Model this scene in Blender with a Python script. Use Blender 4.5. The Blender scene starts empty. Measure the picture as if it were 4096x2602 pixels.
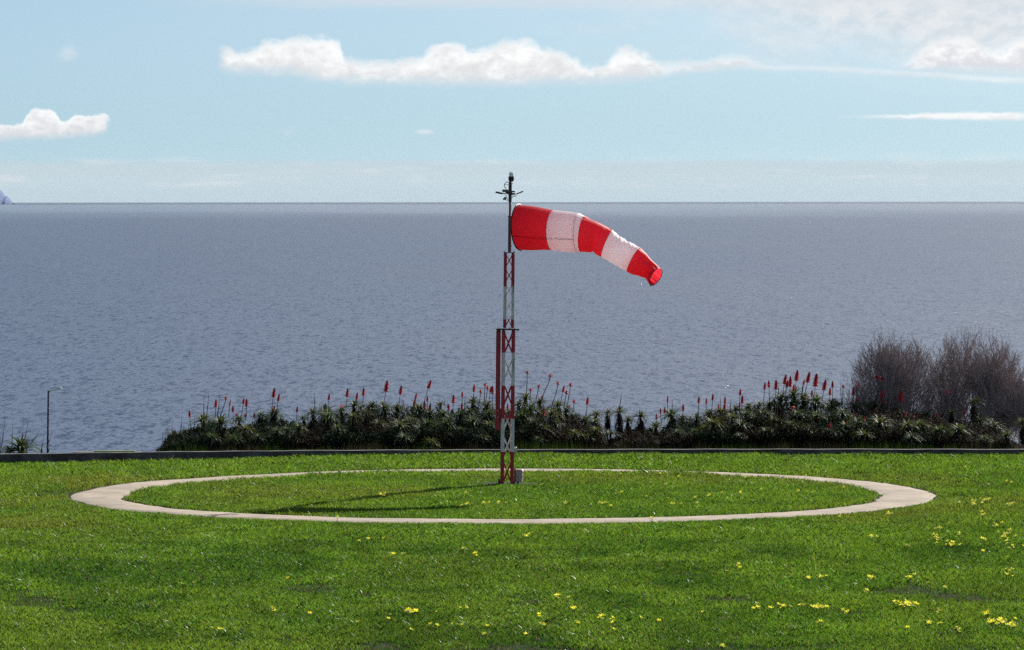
import bpy, math, random
import numpy as np
from mathutils import Vector, Matrix, Euler
R = math.radians
rnd = random.Random(7)
rng = np.random.default_rng(11)
scn = bpy.context.scene
col = scn.collection

# ------------------------------------------------------------------ camera
F = 19065.0                      # focal length in photo pixels (4096 wide)
HCAM = 5.815
SUN_AZ, SUN_EL = R(29.2), R(28.8)
cam_d = bpy.data.cameras.new('camera'); cam = bpy.data.objects.new('camera', cam_d); col.objects.link(cam)
cam.location = (0, 0, HCAM)
cam.rotation_euler = (Matrix.Rotation(R(90) - math.atan(513 / F), 3, 'X') @ Matrix.Rotation(R(-0.06), 3, 'Z')).to_euler()
cam_d.sensor_width = 36; cam_d.lens = F / 4096 * 36
cam_d.clip_start = 1; cam_d.clip_end = 200000
scn.camera = cam
CM = cam.rotation_euler.to_matrix()

def ray(px, py):
    return CM @ Vector(((px - 2048) / F, -(py - 1301) / F, -1))
def at(px, py, D):
    d = ray(px, py); s = D / d.y
    return Vector((0, 0, HCAM)) + d * s
def gnd(px, py, z=0.0):
    d = ray(px, py); s = (z - HCAM) / d.z
    return Vector((0, 0, HCAM)) + d * s

# ------------------------------------------------------------------ value noise
def _hash(ix, iy, seed):
    h = (ix.astype(np.int64) * 374761393 + iy.astype(np.int64) * 668265263 + seed * 1442695041) & 0xffffffff
    h = ((h ^ (h >> 13)) * 1274126177) & 0xffffffff
    h = h ^ (h >> 16)
    return (h & 0xffff) / 65535.0
def vnoise(x, y, seed=0):
    x = np.asarray(x, float); y = np.asarray(y, float)
    ix = np.floor(x); iy = np.floor(y); fx = x - ix; fy = y - iy
    fx = fx * fx * (3 - 2 * fx); fy = fy * fy * (3 - 2 * fy)
    a = _hash(ix, iy, seed); b = _hash(ix + 1, iy, seed); c = _hash(ix, iy + 1, seed); d = _hash(ix + 1, iy + 1, seed)
    return (a * (1 - fx) + b * fx) * (1 - fy) + (c * (1 - fx) + d * fx) * fy
def fbm(x, y, seed=0, oct=4):
    s = 0; a = .5; t = 0
    for k in range(oct):
        s = s + a * vnoise(np.asarray(x) * 2 ** k, np.asarray(y) * 2 ** k, seed + k * 17); t += a; a *= .5
    return s / t
def sstep(a, b, x):
    t = np.clip((x - a) / (b - a), 0, 1); return t * t * (3 - 2 * t)

# ------------------------------------------------------------------ tagging
def tag(o, label=None, cat=None, group=None, kind=None):
    if label: o['label'] = label
    if cat: o['category'] = cat
    if group: o['group'] = group
    if kind: o['kind'] = kind
    return o
def empty(name, loc=(0, 0, 0), rot=(0, 0, 0)):
    o = bpy.data.objects.new(name, None); col.objects.link(o)
    o.location = loc; o.rotation_euler = rot; o.empty_display_size = .1
    return o

# ------------------------------------------------------------------ materials
def new_mat(name):
    m = bpy.data.materials.new(name); m.use_nodes = True
    nt = m.node_tree; nt.nodes.clear()
    out = nt.nodes.new('ShaderNodeOutputMaterial')
    return m, nt, out
def N(nt, typ, **kw):
    n = nt.nodes.new(typ)
    for k, v in kw.items():
        if k == 'ins':
            for kk, vv in v.items():
                if hasattr(vv, 'is_output') or isinstance(vv, bpy.types.NodeSocket): nt.links.new(vv, n.inputs[kk])
                else: n.inputs[kk].default_value = vv
        else: setattr(n, k, v)
    return n
def M_(nt, op, a, b=None, c=None, clamp=False):
    n = nt.nodes.new('ShaderNodeMath'); n.operation = op; n.use_clamp = clamp
    for i, v in enumerate((a, b, c)):
        if v is None: continue
        if isinstance(v, bpy.types.NodeSocket): nt.links.new(v, n.inputs[i])
        else: n.inputs[i].default_value = v
    return n.outputs[0]
def MR(nt, v, a, b, c=0., d=1., smooth=True):
    n = nt.nodes.new('ShaderNodeMapRange'); n.interpolation_type = 'SMOOTHSTEP' if smooth else 'LINEAR'
    for k, x in zip(('Value', 'From Min', 'From Max', 'To Min', 'To Max'), (v, a, b, c, d)):
        if isinstance(x, bpy.types.NodeSocket): nt.links.new(x, n.inputs[k])
        else: n.inputs[k].default_value = x
    return n.outputs[0]
def MIX(nt, f, a, b, blend='MIX'):
    n = nt.nodes.new('ShaderNodeMix'); n.data_type = 'RGBA'; n.blend_type = blend
    for i, v in ((0, f), (6, a), (7, b)):
        if isinstance(v, bpy.types.NodeSocket): nt.links.new(v, n.inputs[i])
        elif i == 0: n.inputs[0].default_value = v
        else: n.inputs[i].default_value = (*v[:3], 1)
    return n.outputs[2]
def NOISE(nt, vec, scale, detail=3, rough=.55, out='Fac'):
    n = nt.nodes.new('ShaderNodeTexNoise'); n.inputs['Scale'].default_value = scale
    n.inputs['Detail'].default_value = detail; n.inputs['Roughness'].default_value = rough
    if vec is not None: nt.links.new(vec, n.inputs['Vector'])
    return n.outputs[0] if out == 'Fac' else n.outputs[1]
def worn(name, c, rough=.6, vary=.25, scale=6, metallic=0, bump=0., spec=.5):
    """painted / natural surface with blotchy value variation"""
    m, nt, out = new_mat(name)
    tc = N(nt, 'ShaderNodeTexCoord').outputs['Object']
    n = NOISE(nt, tc, scale, 5, .65)
    k = MR(nt, n, .3, .7, 1 - vary, 1 + vary)
    rgb = N(nt, 'ShaderNodeRGB'); rgb.outputs[0].default_value = (*c, 1)
    v = N(nt, 'ShaderNodeVectorMath', operation='SCALE'); nt.links.new(rgb.outputs[0], v.inputs[0]); nt.links.new(k, v.inputs['Scale'])
    p = N(nt, 'ShaderNodeBsdfPrincipled'); nt.links.new(v.outputs[0], p.inputs['Base Color'])
    p.inputs['Roughness'].default_value = rough; p.inputs['Metallic'].default_value = metallic
    p.inputs['Specular IOR Level'].default_value = spec
    if bump:
        b = N(nt, 'ShaderNodeBump'); b.inputs['Strength'].default_value = bump; b.inputs['Distance'].default_value = .01
        nt.links.new(NOISE(nt, tc, scale * 6, 4), b.inputs['Height']); nt.links.new(b.outputs[0], p.inputs['Normal'])
    nt.links.new(p.outputs[0], out.inputs[0])
    return m
def leafy(name, c=None, attr=None, trans=.4, rough=.45, spec=.35, vary=.3, scale=3):
    """thin leaf: diffuse + translucent + soft gloss, colour from attribute or constant"""
    m, nt, out = new_mat(name)
    if attr:
        base = N(nt, 'ShaderNodeAttribute', attribute_name=attr).outputs['Color']
    else:
        g = N(nt, 'ShaderNodeNewGeometry').outputs['Position']
        base = MIX(nt, MR(nt, NOISE(nt, g, scale, 3), .3, .7), tuple(x * (1 - vary) for x in c), tuple(x * (1 + vary) for x in c))
    p = N(nt, 'ShaderNodeBsdfPrincipled'); nt.links.new(base, p.inputs['Base Color'])
    p.inputs['Roughness'].default_value = rough; p.inputs['Specular IOR Level'].default_value = spec
    t = N(nt, 'ShaderNodeBsdfTranslucent')
    bt = MIX(nt, 1.0, base, (1.5, 1.45, .6), 'MULTIPLY')
    nt.links.new(bt, t.inputs['Color'])
    mx = N(nt, 'ShaderNodeMixShader'); mx.inputs[0].default_value = trans
    nt.links.new(p.outputs[0], mx.inputs[1]); nt.links.new(t.outputs[0], mx.inputs[2]); nt.links.new(mx.outputs[0], out.inputs[0])
    return m
def cloth(name, c, ct, trans=.55):
    m, nt, out = new_mat(name)
    tc = N(nt, 'ShaderNodeTexCoord').outputs['Object']
    n = MR(nt, NOISE(nt, tc, 5, 4), .3, .7)
    base = MIX(nt, n, tuple(x * .86 for x in c), c)
    w = NOISE(nt, tc, 26, 3)
    b = N(nt, 'ShaderNodeBump'); b.inputs['Strength'].default_value = .35; b.inputs['Distance'].default_value = .012; nt.links.new(w, b.inputs['Height'])
    d = N(nt, 'ShaderNodeBsdfPrincipled'); nt.links.new(base, d.inputs['Base Color']); d.inputs['Roughness'].default_value = .55
    d.inputs['Specular IOR Level'].default_value = .4; nt.links.new(b.outputs[0], d.inputs['Normal'])
    t = N(nt, 'ShaderNodeBsdfTranslucent'); t.inputs['Color'].default_value = (*ct, 1)
    mx = N(nt, 'ShaderNodeMixShader'); mx.inputs[0].default_value = trans
    nt.links.new(d.outputs[0], mx.inputs[1]); nt.links.new(t.outputs[0], mx.inputs[2]); nt.links.new(mx.outputs[0], out.inputs[0])
    return m
def banded(name):
    """mast paint: red and white bands by height on the object, chipped edges"""
    m, nt, out = new_mat(name)
    tc = N(nt, 'ShaderNodeTexCoord').outputs['Object']
    sp = N(nt, 'ShaderNodeSeparateXYZ'); nt.links.new(tc, sp.inputs[0])
    jit = M_(nt, 'MULTIPLY', M_(nt, 'SUBTRACT', NOISE(nt, tc, 40, 2), .5), .05)
    z = M_(nt, 'ADD', sp.outputs[2], jit)
    k = M_(nt, 'MODULO', M_(nt, 'FLOOR', M_(nt, 'DIVIDE', z, .668)), 2.0)
    n = MR(nt, NOISE(nt, tc, 8, 5, .7), .3, .7)
    red = MIX(nt, n, (.30, .008, .018), (.42, .012, .022))
    rust = MR(nt, NOISE(nt, tc, 14, 6, .75), .58, .72)
    wh = MIX(nt, n, (.52, .50, .47), (.70, .68, .65))
    wh = MIX(nt, M_(nt, 'MULTIPLY', rust, .35), wh, (.28, .22, .18))
    c = MIX(nt, k, red, wh)
    p = N(nt, 'ShaderNodeBsdfPrincipled'); nt.links.new(c, p.inputs['Base Color']); p.inputs['Roughness'].default_value = .42
    nt.links.new(p.outputs[0], out.inputs[0])
    return m

MAT = {}
MAT['mast'] = banded('mast_paint')
MAT['red_paint'] = worn('red_paint', (.36, .008, .018), .4, .2, 8)
MAT['dark_steel'] = worn('dark_steel', (.05, .042, .048), .5, .35, 12, .3)
MAT['pole_steel'] = worn('pole_steel', (.10, .085, .095), .5, .25, 10, .3)
MAT['galv'] = worn('galvanised', (.33, .33, .33), .45, .25, 15, .5)
MAT['cable'] = worn('cable_rubber', (.015, .015, .017), .5, .2, 20)
MAT['fixture'] = worn('fixture_grey', (.12, .12, .125), .5, .3, 20)
MAT['box_beige'] = worn('box_beige', (.42, .33, .29), .5, .12, 9)
MAT['box_grey'] = worn('box_grey', (.42, .44, .43), .5, .12, 9)
MAT['cloth_red'] = cloth('cloth_red', (.62, .014, .038), (.95, .035, .06), .55)
MAT['cloth_white'] = cloth('cloth_white', (.86, .86, .91), (.98, .97, 1.0), .58)
MAT['seam'] = worn('seam_thread', (.12, .02, .025), .7, .2, 30)
MAT['hoop'] = worn('hoop_black', (.02, .018, .02), .45, .2, 30)
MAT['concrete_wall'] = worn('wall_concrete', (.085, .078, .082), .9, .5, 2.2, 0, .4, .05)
MAT['lamp_pole'] = worn('lamp_pole_paint', (.02, .025, .035), .5, .2, 4)
MAT['lamp_head'] = worn('lamp_head_metal', (.8, .8, .8), .5, .1, 6)
MAT['leaf_a'] = leafy('aloe_leaf', (.078, .108, .060), trans=.22, rough=.55, spec=.16, vary=.35, scale=4)
MAT['leaf_b'] = leafy('aloe_leaf_yellowish', (.100, .118, .054), trans=.25, rough=.55, spec=.16, vary=.35, scale=4)
MAT['skirt'] = leafy('dead_leaf', (.030, .022, .019), trans=.08, rough=.8, spec=.05, vary=.5, scale=7)
MAT['stem'] = worn('aloe_stem', (.035, .026, .020), .85, .4, 12)
MAT['stalk'] = worn('flower_stalk_skin', (.045, .040, .034), .6, .3, 14)
MAT['bloom'] = leafy('bloom_red', (.58, .040, .055), trans=.4, rough=.5, spec=.3, vary=.2, scale=9)
MAT['bud'] = worn('bud_dark', (.035, .022, .026), .6, .3, 20)
MAT['twig'] = worn('twig_bark', (.33, .265, .26), .8, .35, 4)
MAT['grass'] = leafy('grass_blade', attr='tint', trans=.45, rough=.45, spec=.26)
MAT['brush'] = leafy('brush_leaf', attr='tint', trans=.15, rough=.8, spec=.03)
MAT['petal'] = leafy('petal_yellow', (.90, .84, .12), trans=.35, rough=.6, spec=.2, vary=.08, scale=3)
MAT['petal_white'] = leafy('petal_pale', (.6, .62, .5), trans=.35, rough=.6, spec=.2, vary=.08, scale=3)
MAT['sprig'] = leafy('flower_stem_green', (.06, .12, .02), trans=.3, rough=.6, spec=.2)
MAT['bird'] = worn('bird_feathers', (.06, .06, .065), .8, .2, 3)

# ------------------------------------------------------------------ mesh builder
class MB:
    def __init__(s): s.v = []; s.f = []; s.mi = []
    def quadbox(s, c, size, rot=None, mi=0, bev=0.0):
        hx, hy, hz = [q / 2 for q in size]
        b = min(bev, hx * .9, hy * .9, hz * .9)
        c = Vector(c)
        if b <= 0:
            pts = [(x, y, z) for z in (-hz, hz) for x, y in ((-hx, -hy), (hx, -hy), (hx, hy), (-hx, hy))]
            fs = [(3, 2, 1, 0), (4, 5, 6, 7), (0, 1, 5, 4), (1, 2, 6, 5), (2, 3, 7, 6), (3, 0, 4, 7)]
        else:
            rings = [(-hz, b), (-hz + b, 0), (hz - b, 0), (hz, b)]
            pts = []; fs = []
            for z, i in rings:
                X, Y = hx - i, hy - i
                cb = b if i == 0 else b * .6
                pts += [(-X + cb, -Y, z), (X - cb, -Y, z), (X, -Y + cb, z), (X, Y - cb, z), (X - cb, Y, z), (-X + cb, Y, z), (-X, Y - cb, z), (-X, -Y + cb, z)]
            for r in range(3):
                for k in range(8):
                    a = r * 8 + k; bb = r * 8 + (k + 1) % 8
                    fs.append((a, bb, bb + 8, a + 8))
            fs.append(tuple(range(7, -1, -1))); fs.append(tuple(range(24, 32)))
        o = len(s.v)
        for p in pts:
            p = Vector(p)
            if rot is not None: p = rot @ p
            s.v.append(tuple(p + c))
        for f in fs: s.f.append(tuple(i + o for i in f)); s.mi.append(mi)
    def tube(s, path, rad, n=6, mi=0, cap=True):
        path = [Vector(p) for p in path]
        if not isinstance(rad, (list, tuple)): rad = [rad] * len(path)
        o = len(s.v); up = None
        for i, p in enumerate(path):
            t = (path[min(i + 1, len(path) - 1)] - path[max(i - 1, 0)])
            if t.length < 1e-9: t = Vector((0, 0, 1))
            t.normalize()
            if up is None:
                up = Vector((0, 0, 1)) if abs(t.z) < .9 else Vector((1, 0, 0))
            a = t.cross(up)
            if a.length < 1e-6: a = t.cross(Vector((0, 1, 0)))
            a.normalize(); b = t.cross(a); up = -b if False else up
            for k in range(n):
                w = 2 * math.pi * k / n
                s.v.append(tuple(p + (a * math.cos(w) + b * math.sin(w)) * rad[i]))
        for i in range(len(path) - 1):
            for k in range(n):
                q = o + i * n + k; r_ = o + i * n + (k + 1) % n
                s.f.append((q, r_, r_ + n, q + n)); s.mi.append(mi)
        if cap:
            s.f.append(tuple(o + k for k in range(n))[::-1]); s.mi.append(mi)
            e = o + (len(path) - 1) * n
            s.f.append(tuple(e + k for k in range(n))); s.mi.append(mi)
    def lathe(s, prof, n=16, c=(0, 0, 0), mi=0):
        o = len(s.v)
        for r, z in prof:
            for k in range(n):
                w = 2 * math.pi * k / n
                s.v.append((c[0] + r * math.cos(w), c[1] + r * math.sin(w), c[2] + z))
        for i in range(len(prof) - 1):
            for k in range(n):
                q = o + i * n + k; r_ = o + i * n + (k + 1) % n
                s.f.append((q, r_, r_ + n, q + n)); s.mi.append(mi)
        s.f.append(tuple(o + k for k in range(n))[::-1]); s.mi.append(mi)
        e = o + (len(prof) - 1) * n
        s.f.append(tuple(e + k for k in range(n))); s.mi.append(mi)
    def face(s, pts, mi=0):
        o = len(s.v); s.v += [tuple(p) for p in pts]; s.f.append(tuple(range(o, o + len(pts)))); s.mi.append(mi)
    def mesh(s, name, mats, smooth=False):
        me = bpy.data.meshes.new(name); me.from_pydata(s.v, [], s.f)
        for m in (mats if isinstance(mats, (list, tuple)) else [mats]): me.materials.append(m)
        me.polygons.foreach_set('material_index', s.mi)
        if smooth: me.polygons.foreach_set('use_smooth', [True] * len(s.f))
        me.update(); return me
    def build(s, name, mats, parent=None, smooth=False, loc=None):
        return link(name, s.mesh(name, mats, smooth), parent, loc)
def link(name, me, parent=None, loc=None):
    o = bpy.data.objects.new(name, me); col.objects.link(o)
    if parent: o.parent = parent
    if loc is not None: o.location = loc
    return o
def np_mesh(name, verts, nper, mats, tint=None):
    """verts (n*nper,3): n separate polygons of nper corners"""
    n = len(verts) // nper
    me = bpy.data.meshes.new(name)
    me.vertices.add(len(verts)); me.vertices.foreach_set('co', np.ascontiguousarray(verts, dtype=np.float32).ravel())
    me.loops.add(n * nper); me.loops.foreach_set('vertex_index', np.arange(n * nper, dtype=np.int32))
    me.polygons.add(n); me.polygons.foreach_set('loop_start', np.arange(0, n * nper, nper, dtype=np.int32))
    me.polygons.foreach_set('loop_total', np.full(n, nper, dtype=np.int32))
    me.update(calc_edges=True)
    if tint is not None:
        a = me.color_attributes.new('tint', 'FLOAT_COLOR', 'POINT')
        c = np.ones((len(verts), 4), dtype=np.float32); c[:, :3] = tint
        a.data.foreach_set('color', c.ravel())
    for m in mats: me.materials.append(m)
    return me
def grid_mesh(name, X, Y, Z, mats, smooth=True):
    ny, nx = X.shape
    v = np.stack([X, Y, Z], -1).reshape(-1, 3)
    i = np.arange(nx * ny).reshape(ny, nx)
    q = np.stack([i[:-1, :-1], i[:-1, 1:], i[1:, 1:], i[1:, :-1]], -1).reshape(-1, 4)
    me = bpy.data.meshes.new(name)
    me.vertices.add(len(v)); me.vertices.foreach_set('co', v.astype(np.float32).ravel())
    me.loops.add(q.size); me.loops.foreach_set('vertex_index', q.astype(np.int32).ravel())
    me.polygons.add(len(q)); me.polygons.foreach_set('loop_start', np.arange(0, q.size, 4, dtype=np.int32))
    me.polygons.foreach_set('loop_total', np.full(len(q), 4, dtype=np.int32))
    me.update(calc_edges=True)
    if smooth: me.polygons.foreach_set('use_smooth', np.ones(len(q), dtype=bool))
    for m in mats: me.materials.append(m)
    return me

# ------------------------------------------------------------------ terrain
SEA_Z = HCAM - 45.0
WALLPX = [(-700, 1829), (0, 1818), (700, 1808.5), (1300, 1803), (2040, 1800), (2740, 1798.5), (3340, 1798), (4096, 1799), (4800, 1800)]
WALL_TOP = .20
WALL = [gnd(x, y, WALL_TOP) for x, y in WALLPX]
WX = np.array([p.x for p in WALL]); WY = np.array([p.y for p in WALL])
def wall_y(x): return np.interp(x, WX, WY)
RC = Vector((-.15, 93.0, 0)); RO = 8.5; RI = 7.3
RC.x = (gnd(278, 1985).x + gnd(3757, 1978).x) / 2
def zlawn(x, y):
    u = .05 * (fbm(x * .12, y * .12, 3) - .5) + .05 * (fbm(x * .5, y * .5, 9) - .5)
    far = sstep(97, 101.5, y)
    u = u + far * (-.03 + .075 * sstep(-8, -3, x))
    d = np.hypot(x - RC.x, y - RC.y)
    flat = np.exp(-((d - 7.9) / 1.2) ** 2)
    return u * (1 - .85 * flat)
def zterrain(x, y):
    x = np.asarray(x, float); y = np.asarray(y, float)
    b = y - wall_y(np.clip(x, WX[0], WX[-1]))
    z = zlawn(x, y)
    back = -.05 - np.clip(b, 0, 6) * .06
    fall = -.41 - (b - 6) * .066
    cliff = SEA_Z - 6
    zz = np.where(b < 6, back, fall)
    zz = zz + (b > 6) * .8 * (fbm(x * .05, y * .05, 5) - .5) * np.clip((b - 6) / 20, 0, 1) - (b > 6) * np.clip((b - 6) / 20, 0, 1) * .4
    zz = zz + (cliff - zz) * sstep(260, 330, b)
    return np.where(b < 0.05, z, zz)

# ground material
m, nt, out = new_mat('ground_soil')
g = N(nt, 'ShaderNodeNewGeometry').outputs['Position']
c1 = MIX(nt, MR(nt, NOISE(nt, g, .8, 5, .6), .35, .65), (.014, .026, .008), (.028, .040, .011))
c1 = MIX(nt, MR(nt, NOISE(nt, g, 3.5, 4, .6), .45, .7), c1, (.034, .026, .016))
p = N(nt, 'ShaderNodeBsdfPrincipled', ins={'Base Color': c1, 'Roughness': .95, 'Specular IOR Level': .04})
b = N(nt, 'ShaderNodeBump', ins={'Strength': .6, 'Distance': .03, 'Height': NOISE(nt, g, 14, 4)})
nt.links.new(b.outputs[0], p.inputs['Normal']); nt.links.new(p.outputs[0], out.inputs[0])
MAT['ground'] = m
xs = np.unique(np.concatenate([np.linspace(-500, -40, 24), np.linspace(-40, -16, 30), np.linspace(-16, 16, 161), np.linspace(16, 40, 30), np.linspace(40, 500, 24)]))
ys = np.unique(np.concatenate([np.linspace(-250, 40, 30), np.linspace(40, 98, 150), np.linspace(98, 112, 140), np.linspace(112, 180, 60), np.linspace(180, 520, 70)]))
X, Y = np.meshgrid(xs, ys)
ground = link('ground', grid_mesh('ground', X, Y, zterrain(X, Y), [m])); tag(ground, kind='structure')

# sea
m, nt, out = new_mat('sea_water')
g = N(nt, 'ShaderNodeNewGeometry').outputs['Position']
sp = N(nt, 'ShaderNodeSeparateXYZ'); nt.links.new(g, sp.inputs[0])
dist = N(nt, 'ShaderNodeVectorMath', operation='LENGTH'); nt.links.new(g, dist.inputs[0]); dist = dist.outputs['Value']
mp = N(nt, 'ShaderNodeMapping'); nt.links.new(g, mp.inputs[0]); mp.inputs['Scale'].default_value = (1, .55, 1); mp.inputs['Rotation'].default_value = (0, 0, R(12))
w1 = NOISE(nt, mp.outputs[0], .9, 3, .6)
w2 = NOISE(nt, mp.outputs[0], .22, 3, .6)
w3 = NOISE(nt, mp.outputs[0], .035, 2, .5)
h = M_(nt, 'ADD', M_(nt, 'MULTIPLY', w1, .7), M_(nt, 'ADD', M_(nt, 'MULTIPLY', w2, 2.0), M_(nt, 'MULTIPLY', w3, 3.0)))
# wind patches: gusts and slicks, long streaks; a calmer belt far out
mp2 = N(nt, 'ShaderNodeMapping'); nt.links.new(g, mp2.inputs[0]); mp2.inputs['Scale'].default_value = (.0022, .0006, .001)
gust = MR(nt, NOISE(nt, mp2.outputs[0], 1, 4, .6), .3, .7)
mp3 = N(nt, 'ShaderNodeMapping'); nt.links.new(g, mp3.inputs[0]); mp3.inputs['Scale'].default_value = (.00035, .00012, .001)
wob = M_(nt, 'MULTIPLY', M_(nt, 'SUBTRACT', NOISE(nt, mp3.outputs[0], 1, 4), .5), 13000.)
dd = M_(nt, 'ADD', dist, wob)
belt = M_(nt, 'MULTIPLY', MR(nt, dd, 5500, 19000), MR(nt, dd, 32500, 25000))
def dash(sx, sy, det, lo_, hi_):
    m_ = N(nt, 'ShaderNodeMapping'); nt.links.new(g, m_.inputs[0]); m_.inputs['Scale'].default_value = (sx, sy, .01); m_.inputs['Rotation'].default_value = (0, 0, R(2))
    return MR(nt, NOISE(nt, m_.outputs[0], 1, det, .6), lo_, hi_)
d_a = dash(1.5, .26, 3, .50, .70); d_b = dash(.55, .075, 3, .50, .70); d_c = dash(.07, .003, 3, .4, .7)
chop = M_(nt, 'ADD', M_(nt, 'MULTIPLY', d_a, .9), M_(nt, 'ADD', M_(nt, 'MULTIPLY', d_b, .9), M_(nt, 'MULTIPLY', d_c, .3)))
amp = M_(nt, 'MULTIPLY', M_(nt, 'MULTIPLY_ADD', chop, .5, .42), MR(nt, gust, 0, 1, .62, 1.3), M_(nt, 'ADD', MR(nt, belt, 0, 1, 1, .44), MR(nt, dist, 27000, 33000, 0, .7)))
bp = N(nt, 'ShaderNodeBump', ins={'Distance': 1.0, 'Height': h}); nt.links.new(M_(nt, 'MULTIPLY', amp, .56), bp.inputs['Strength'])
p = N(nt, 'ShaderNodeBsdfPrincipled', ins={'Base Color': MIX(nt, gust, (.018, .032, .090), (.028, .040, .092)), 'IOR': 1.333})
nt.links.new(MR(nt, belt, 0, 1, .30, .21), p.inputs['Roughness'])
# wavelets whose steep faces look shoreward (the swell runs in along -Y)
face = M_(nt, 'MULTIPLY', M_(nt, 'MINIMUM', M_(nt, 'ADD', d_a, M_(nt, 'MULTIPLY', d_b, .8)), 1.0), MR(nt, belt, 0, 1, -.20, -.05))
fv = N(nt, 'ShaderNodeCombineXYZ'); nt.links.new(face, fv.inputs[1]); nt.links.new(M_(nt, 'MULTIPLY', face, -.12), fv.inputs[0])
ad = N(nt, 'ShaderNodeVectorMath', operation='ADD'); nt.links.new(bp.outputs[0], ad.inputs[0]); nt.links.new(fv.outputs[0], ad.inputs[1])
nn_ = N(nt, 'ShaderNodeVectorMath', operation='NORMALIZE'); nt.links.new(ad.outputs[0], nn_.inputs[0])
nt.links.new(nn_.outputs[0], p.inputs['Normal']); nt.links.new(p.outputs[0], out.inputs[0])
v = [(0, 0, SEA_Z)]; fs = []
rr = [300, 1500, 6000, 20000, 40000]; ns = 180
for r_ in rr:
    for k in range(ns): v.append((r_ * math.cos(2 * math.pi * k / ns), r_ * math.sin(2 * math.pi * k / ns), SEA_Z))
for k in range(ns): fs.append((0, 1 + k, 1 + (k + 1) % ns))
for i in range(len(rr) - 1):
    for k in range(ns):
        a = 1 + i * ns + k; b_ = 1 + i * ns + (k + 1) % ns
        fs.append((a, a + ns, b_ + ns, b_))
me = bpy.data.meshes.new('sea'); me.from_pydata(v, [], fs); me.materials.append(m); me.update()
sea = link('sea', me); tag(sea, kind='structure')

# far headland of an island at the left
m = worn('headland_hazed_rock', (.010, .055, .20), .9, .2, .004); MAT['hazed_rock'] = m  # blue of the distant air is put into the base colour
DI = 31000.
prof = [(-700, 812), (-520, 770), (-300, 722), (-180, 718), (-80, 735), (0, 761), (10, 771), (18, 784), (23, 787), (29, 786), (33, 792), (37, 797), (44, 803), (49, 810.0), (53, 813)]
nx = 240; ny = 24
PX = np.linspace(-700, 53, nx); PY = np.interp(PX, [q[0] for q in prof], [q[1] for q in prof]) + 1.6 * (vnoise(PX * .12, PX * 0, 3) - .5)
Xg = np.zeros((ny, nx)); Yg = np.zeros((ny, nx)); Zg = np.zeros((ny, nx))
for i in range(ny):
    t = i / (ny - 1) * 2 - 1
    prof_t = (1 - t * t) ** .6 if abs(t) < 1 else 0
    for j in range(nx):
        top = at(PX[j], PY[j], DI)
        hgt = max(top.z - (SEA_Z), 0)
        halfw = 60 + hgt * 2.6
        Yg[i, j] = DI + t * halfw; Xg[i, j] = top.x
        Zg[i, j] = SEA_Z - 8 + (hgt + 8) * prof_t * (1 - .12 * abs(t) * vnoise(j * .15, i * .4, 8))
isl = link('headland', grid_mesh('headland', Xg, Yg, Zg, [m])); tag(isl, kind='structure')

# ------------------------------------------------------------------ ring path and pad
m, nt, out = new_mat('ring_concrete')
g = N(nt, 'ShaderNodeNewGeometry').outputs['Position']
c1 = MIX(nt, MR(nt, NOISE(nt, g, 1.3, 6, .65), .3, .7), (.34, .27, .20), (.48, .395, .31))
c1 = MIX(nt, MR(nt, NOISE(nt, g, .7, 5, .7), .46, .62, 0, .6), c1, (.24, .205, .165))
c1 = MIX(nt, MR(nt, NOISE(nt, g, 9, 5, .7), .56, .75, 0, .4), c1, (.18, .15, .13))
sp = N(nt, 'ShaderNodeSeparateXYZ'); nt.links.new(g, sp.inputs[0])
# construction joints every ~15 degrees round the ring
ang = M_(nt, 'ARCTAN2', M_(nt, 'SUBTRACT', sp.outputs[1], RC.y), M_(nt, 'SUBTRACT', sp.outputs[0], RC.x))
jt = M_(nt, 'ABSOLUTE', M_(nt, 'SUBTRACT', M_(nt, 'FRACT', M_(nt, 'MULTIPLY', ang, 24 / math.tau)), .5))
c1 = MIX(nt, MR(nt, jt, .008, .002, 0, .5), c1, (.2, .16, .14))
p = N(nt, 'ShaderNodeBsdfPrincipled', ins={'Base Color': c1, 'Roughness': .9, 'Specular IOR Level': .2})
b = N(nt, 'ShaderNodeBump', ins={'Strength': .5, 'Distance': .01, 'Height': NOISE(nt, g, 22, 5)})
nt.links.new(b.outputs[0], p.inputs['Normal']); nt.links.new(p.outputs[0], out.inputs[0])
def ring_edges(a):
    ro = RO + .16 * (vnoise(np.cos(a) * 6 + 9, np.sin(a) * 6 + 9, 21) - .5) + .09 * (vnoise(np.cos(a) * 30 + 50, np.sin(a) * 30 + 50, 22) - .5)
    ri = RI + .22 * (vnoise(np.cos(a) * 5 + 9, np.sin(a) * 5 + 9, 25) - .5) + .10 * (vnoise(np.cos(a) * 30 + 50, np.sin(a) * 30 + 50, 26) - .5)
    return ri, ro
a = np.linspace(0, 2 * np.pi, 721)
ri, ro = ring_edges(a)
tt = np.linspace(0, 1, 7)[:, None]
rad = ri * (1 - tt) + ro * tt
Xr = RC.x + rad * np.cos(a); Yr = RC.y + rad * np.sin(a)
Zr = zlawn(Xr, Yr) + .022
Zr[0] -= .05; Zr[-1] -= .05
ringo = link('path', grid_mesh('path', Xr, Yr, Zr, [m])); tag(ringo, kind='structure')

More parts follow.
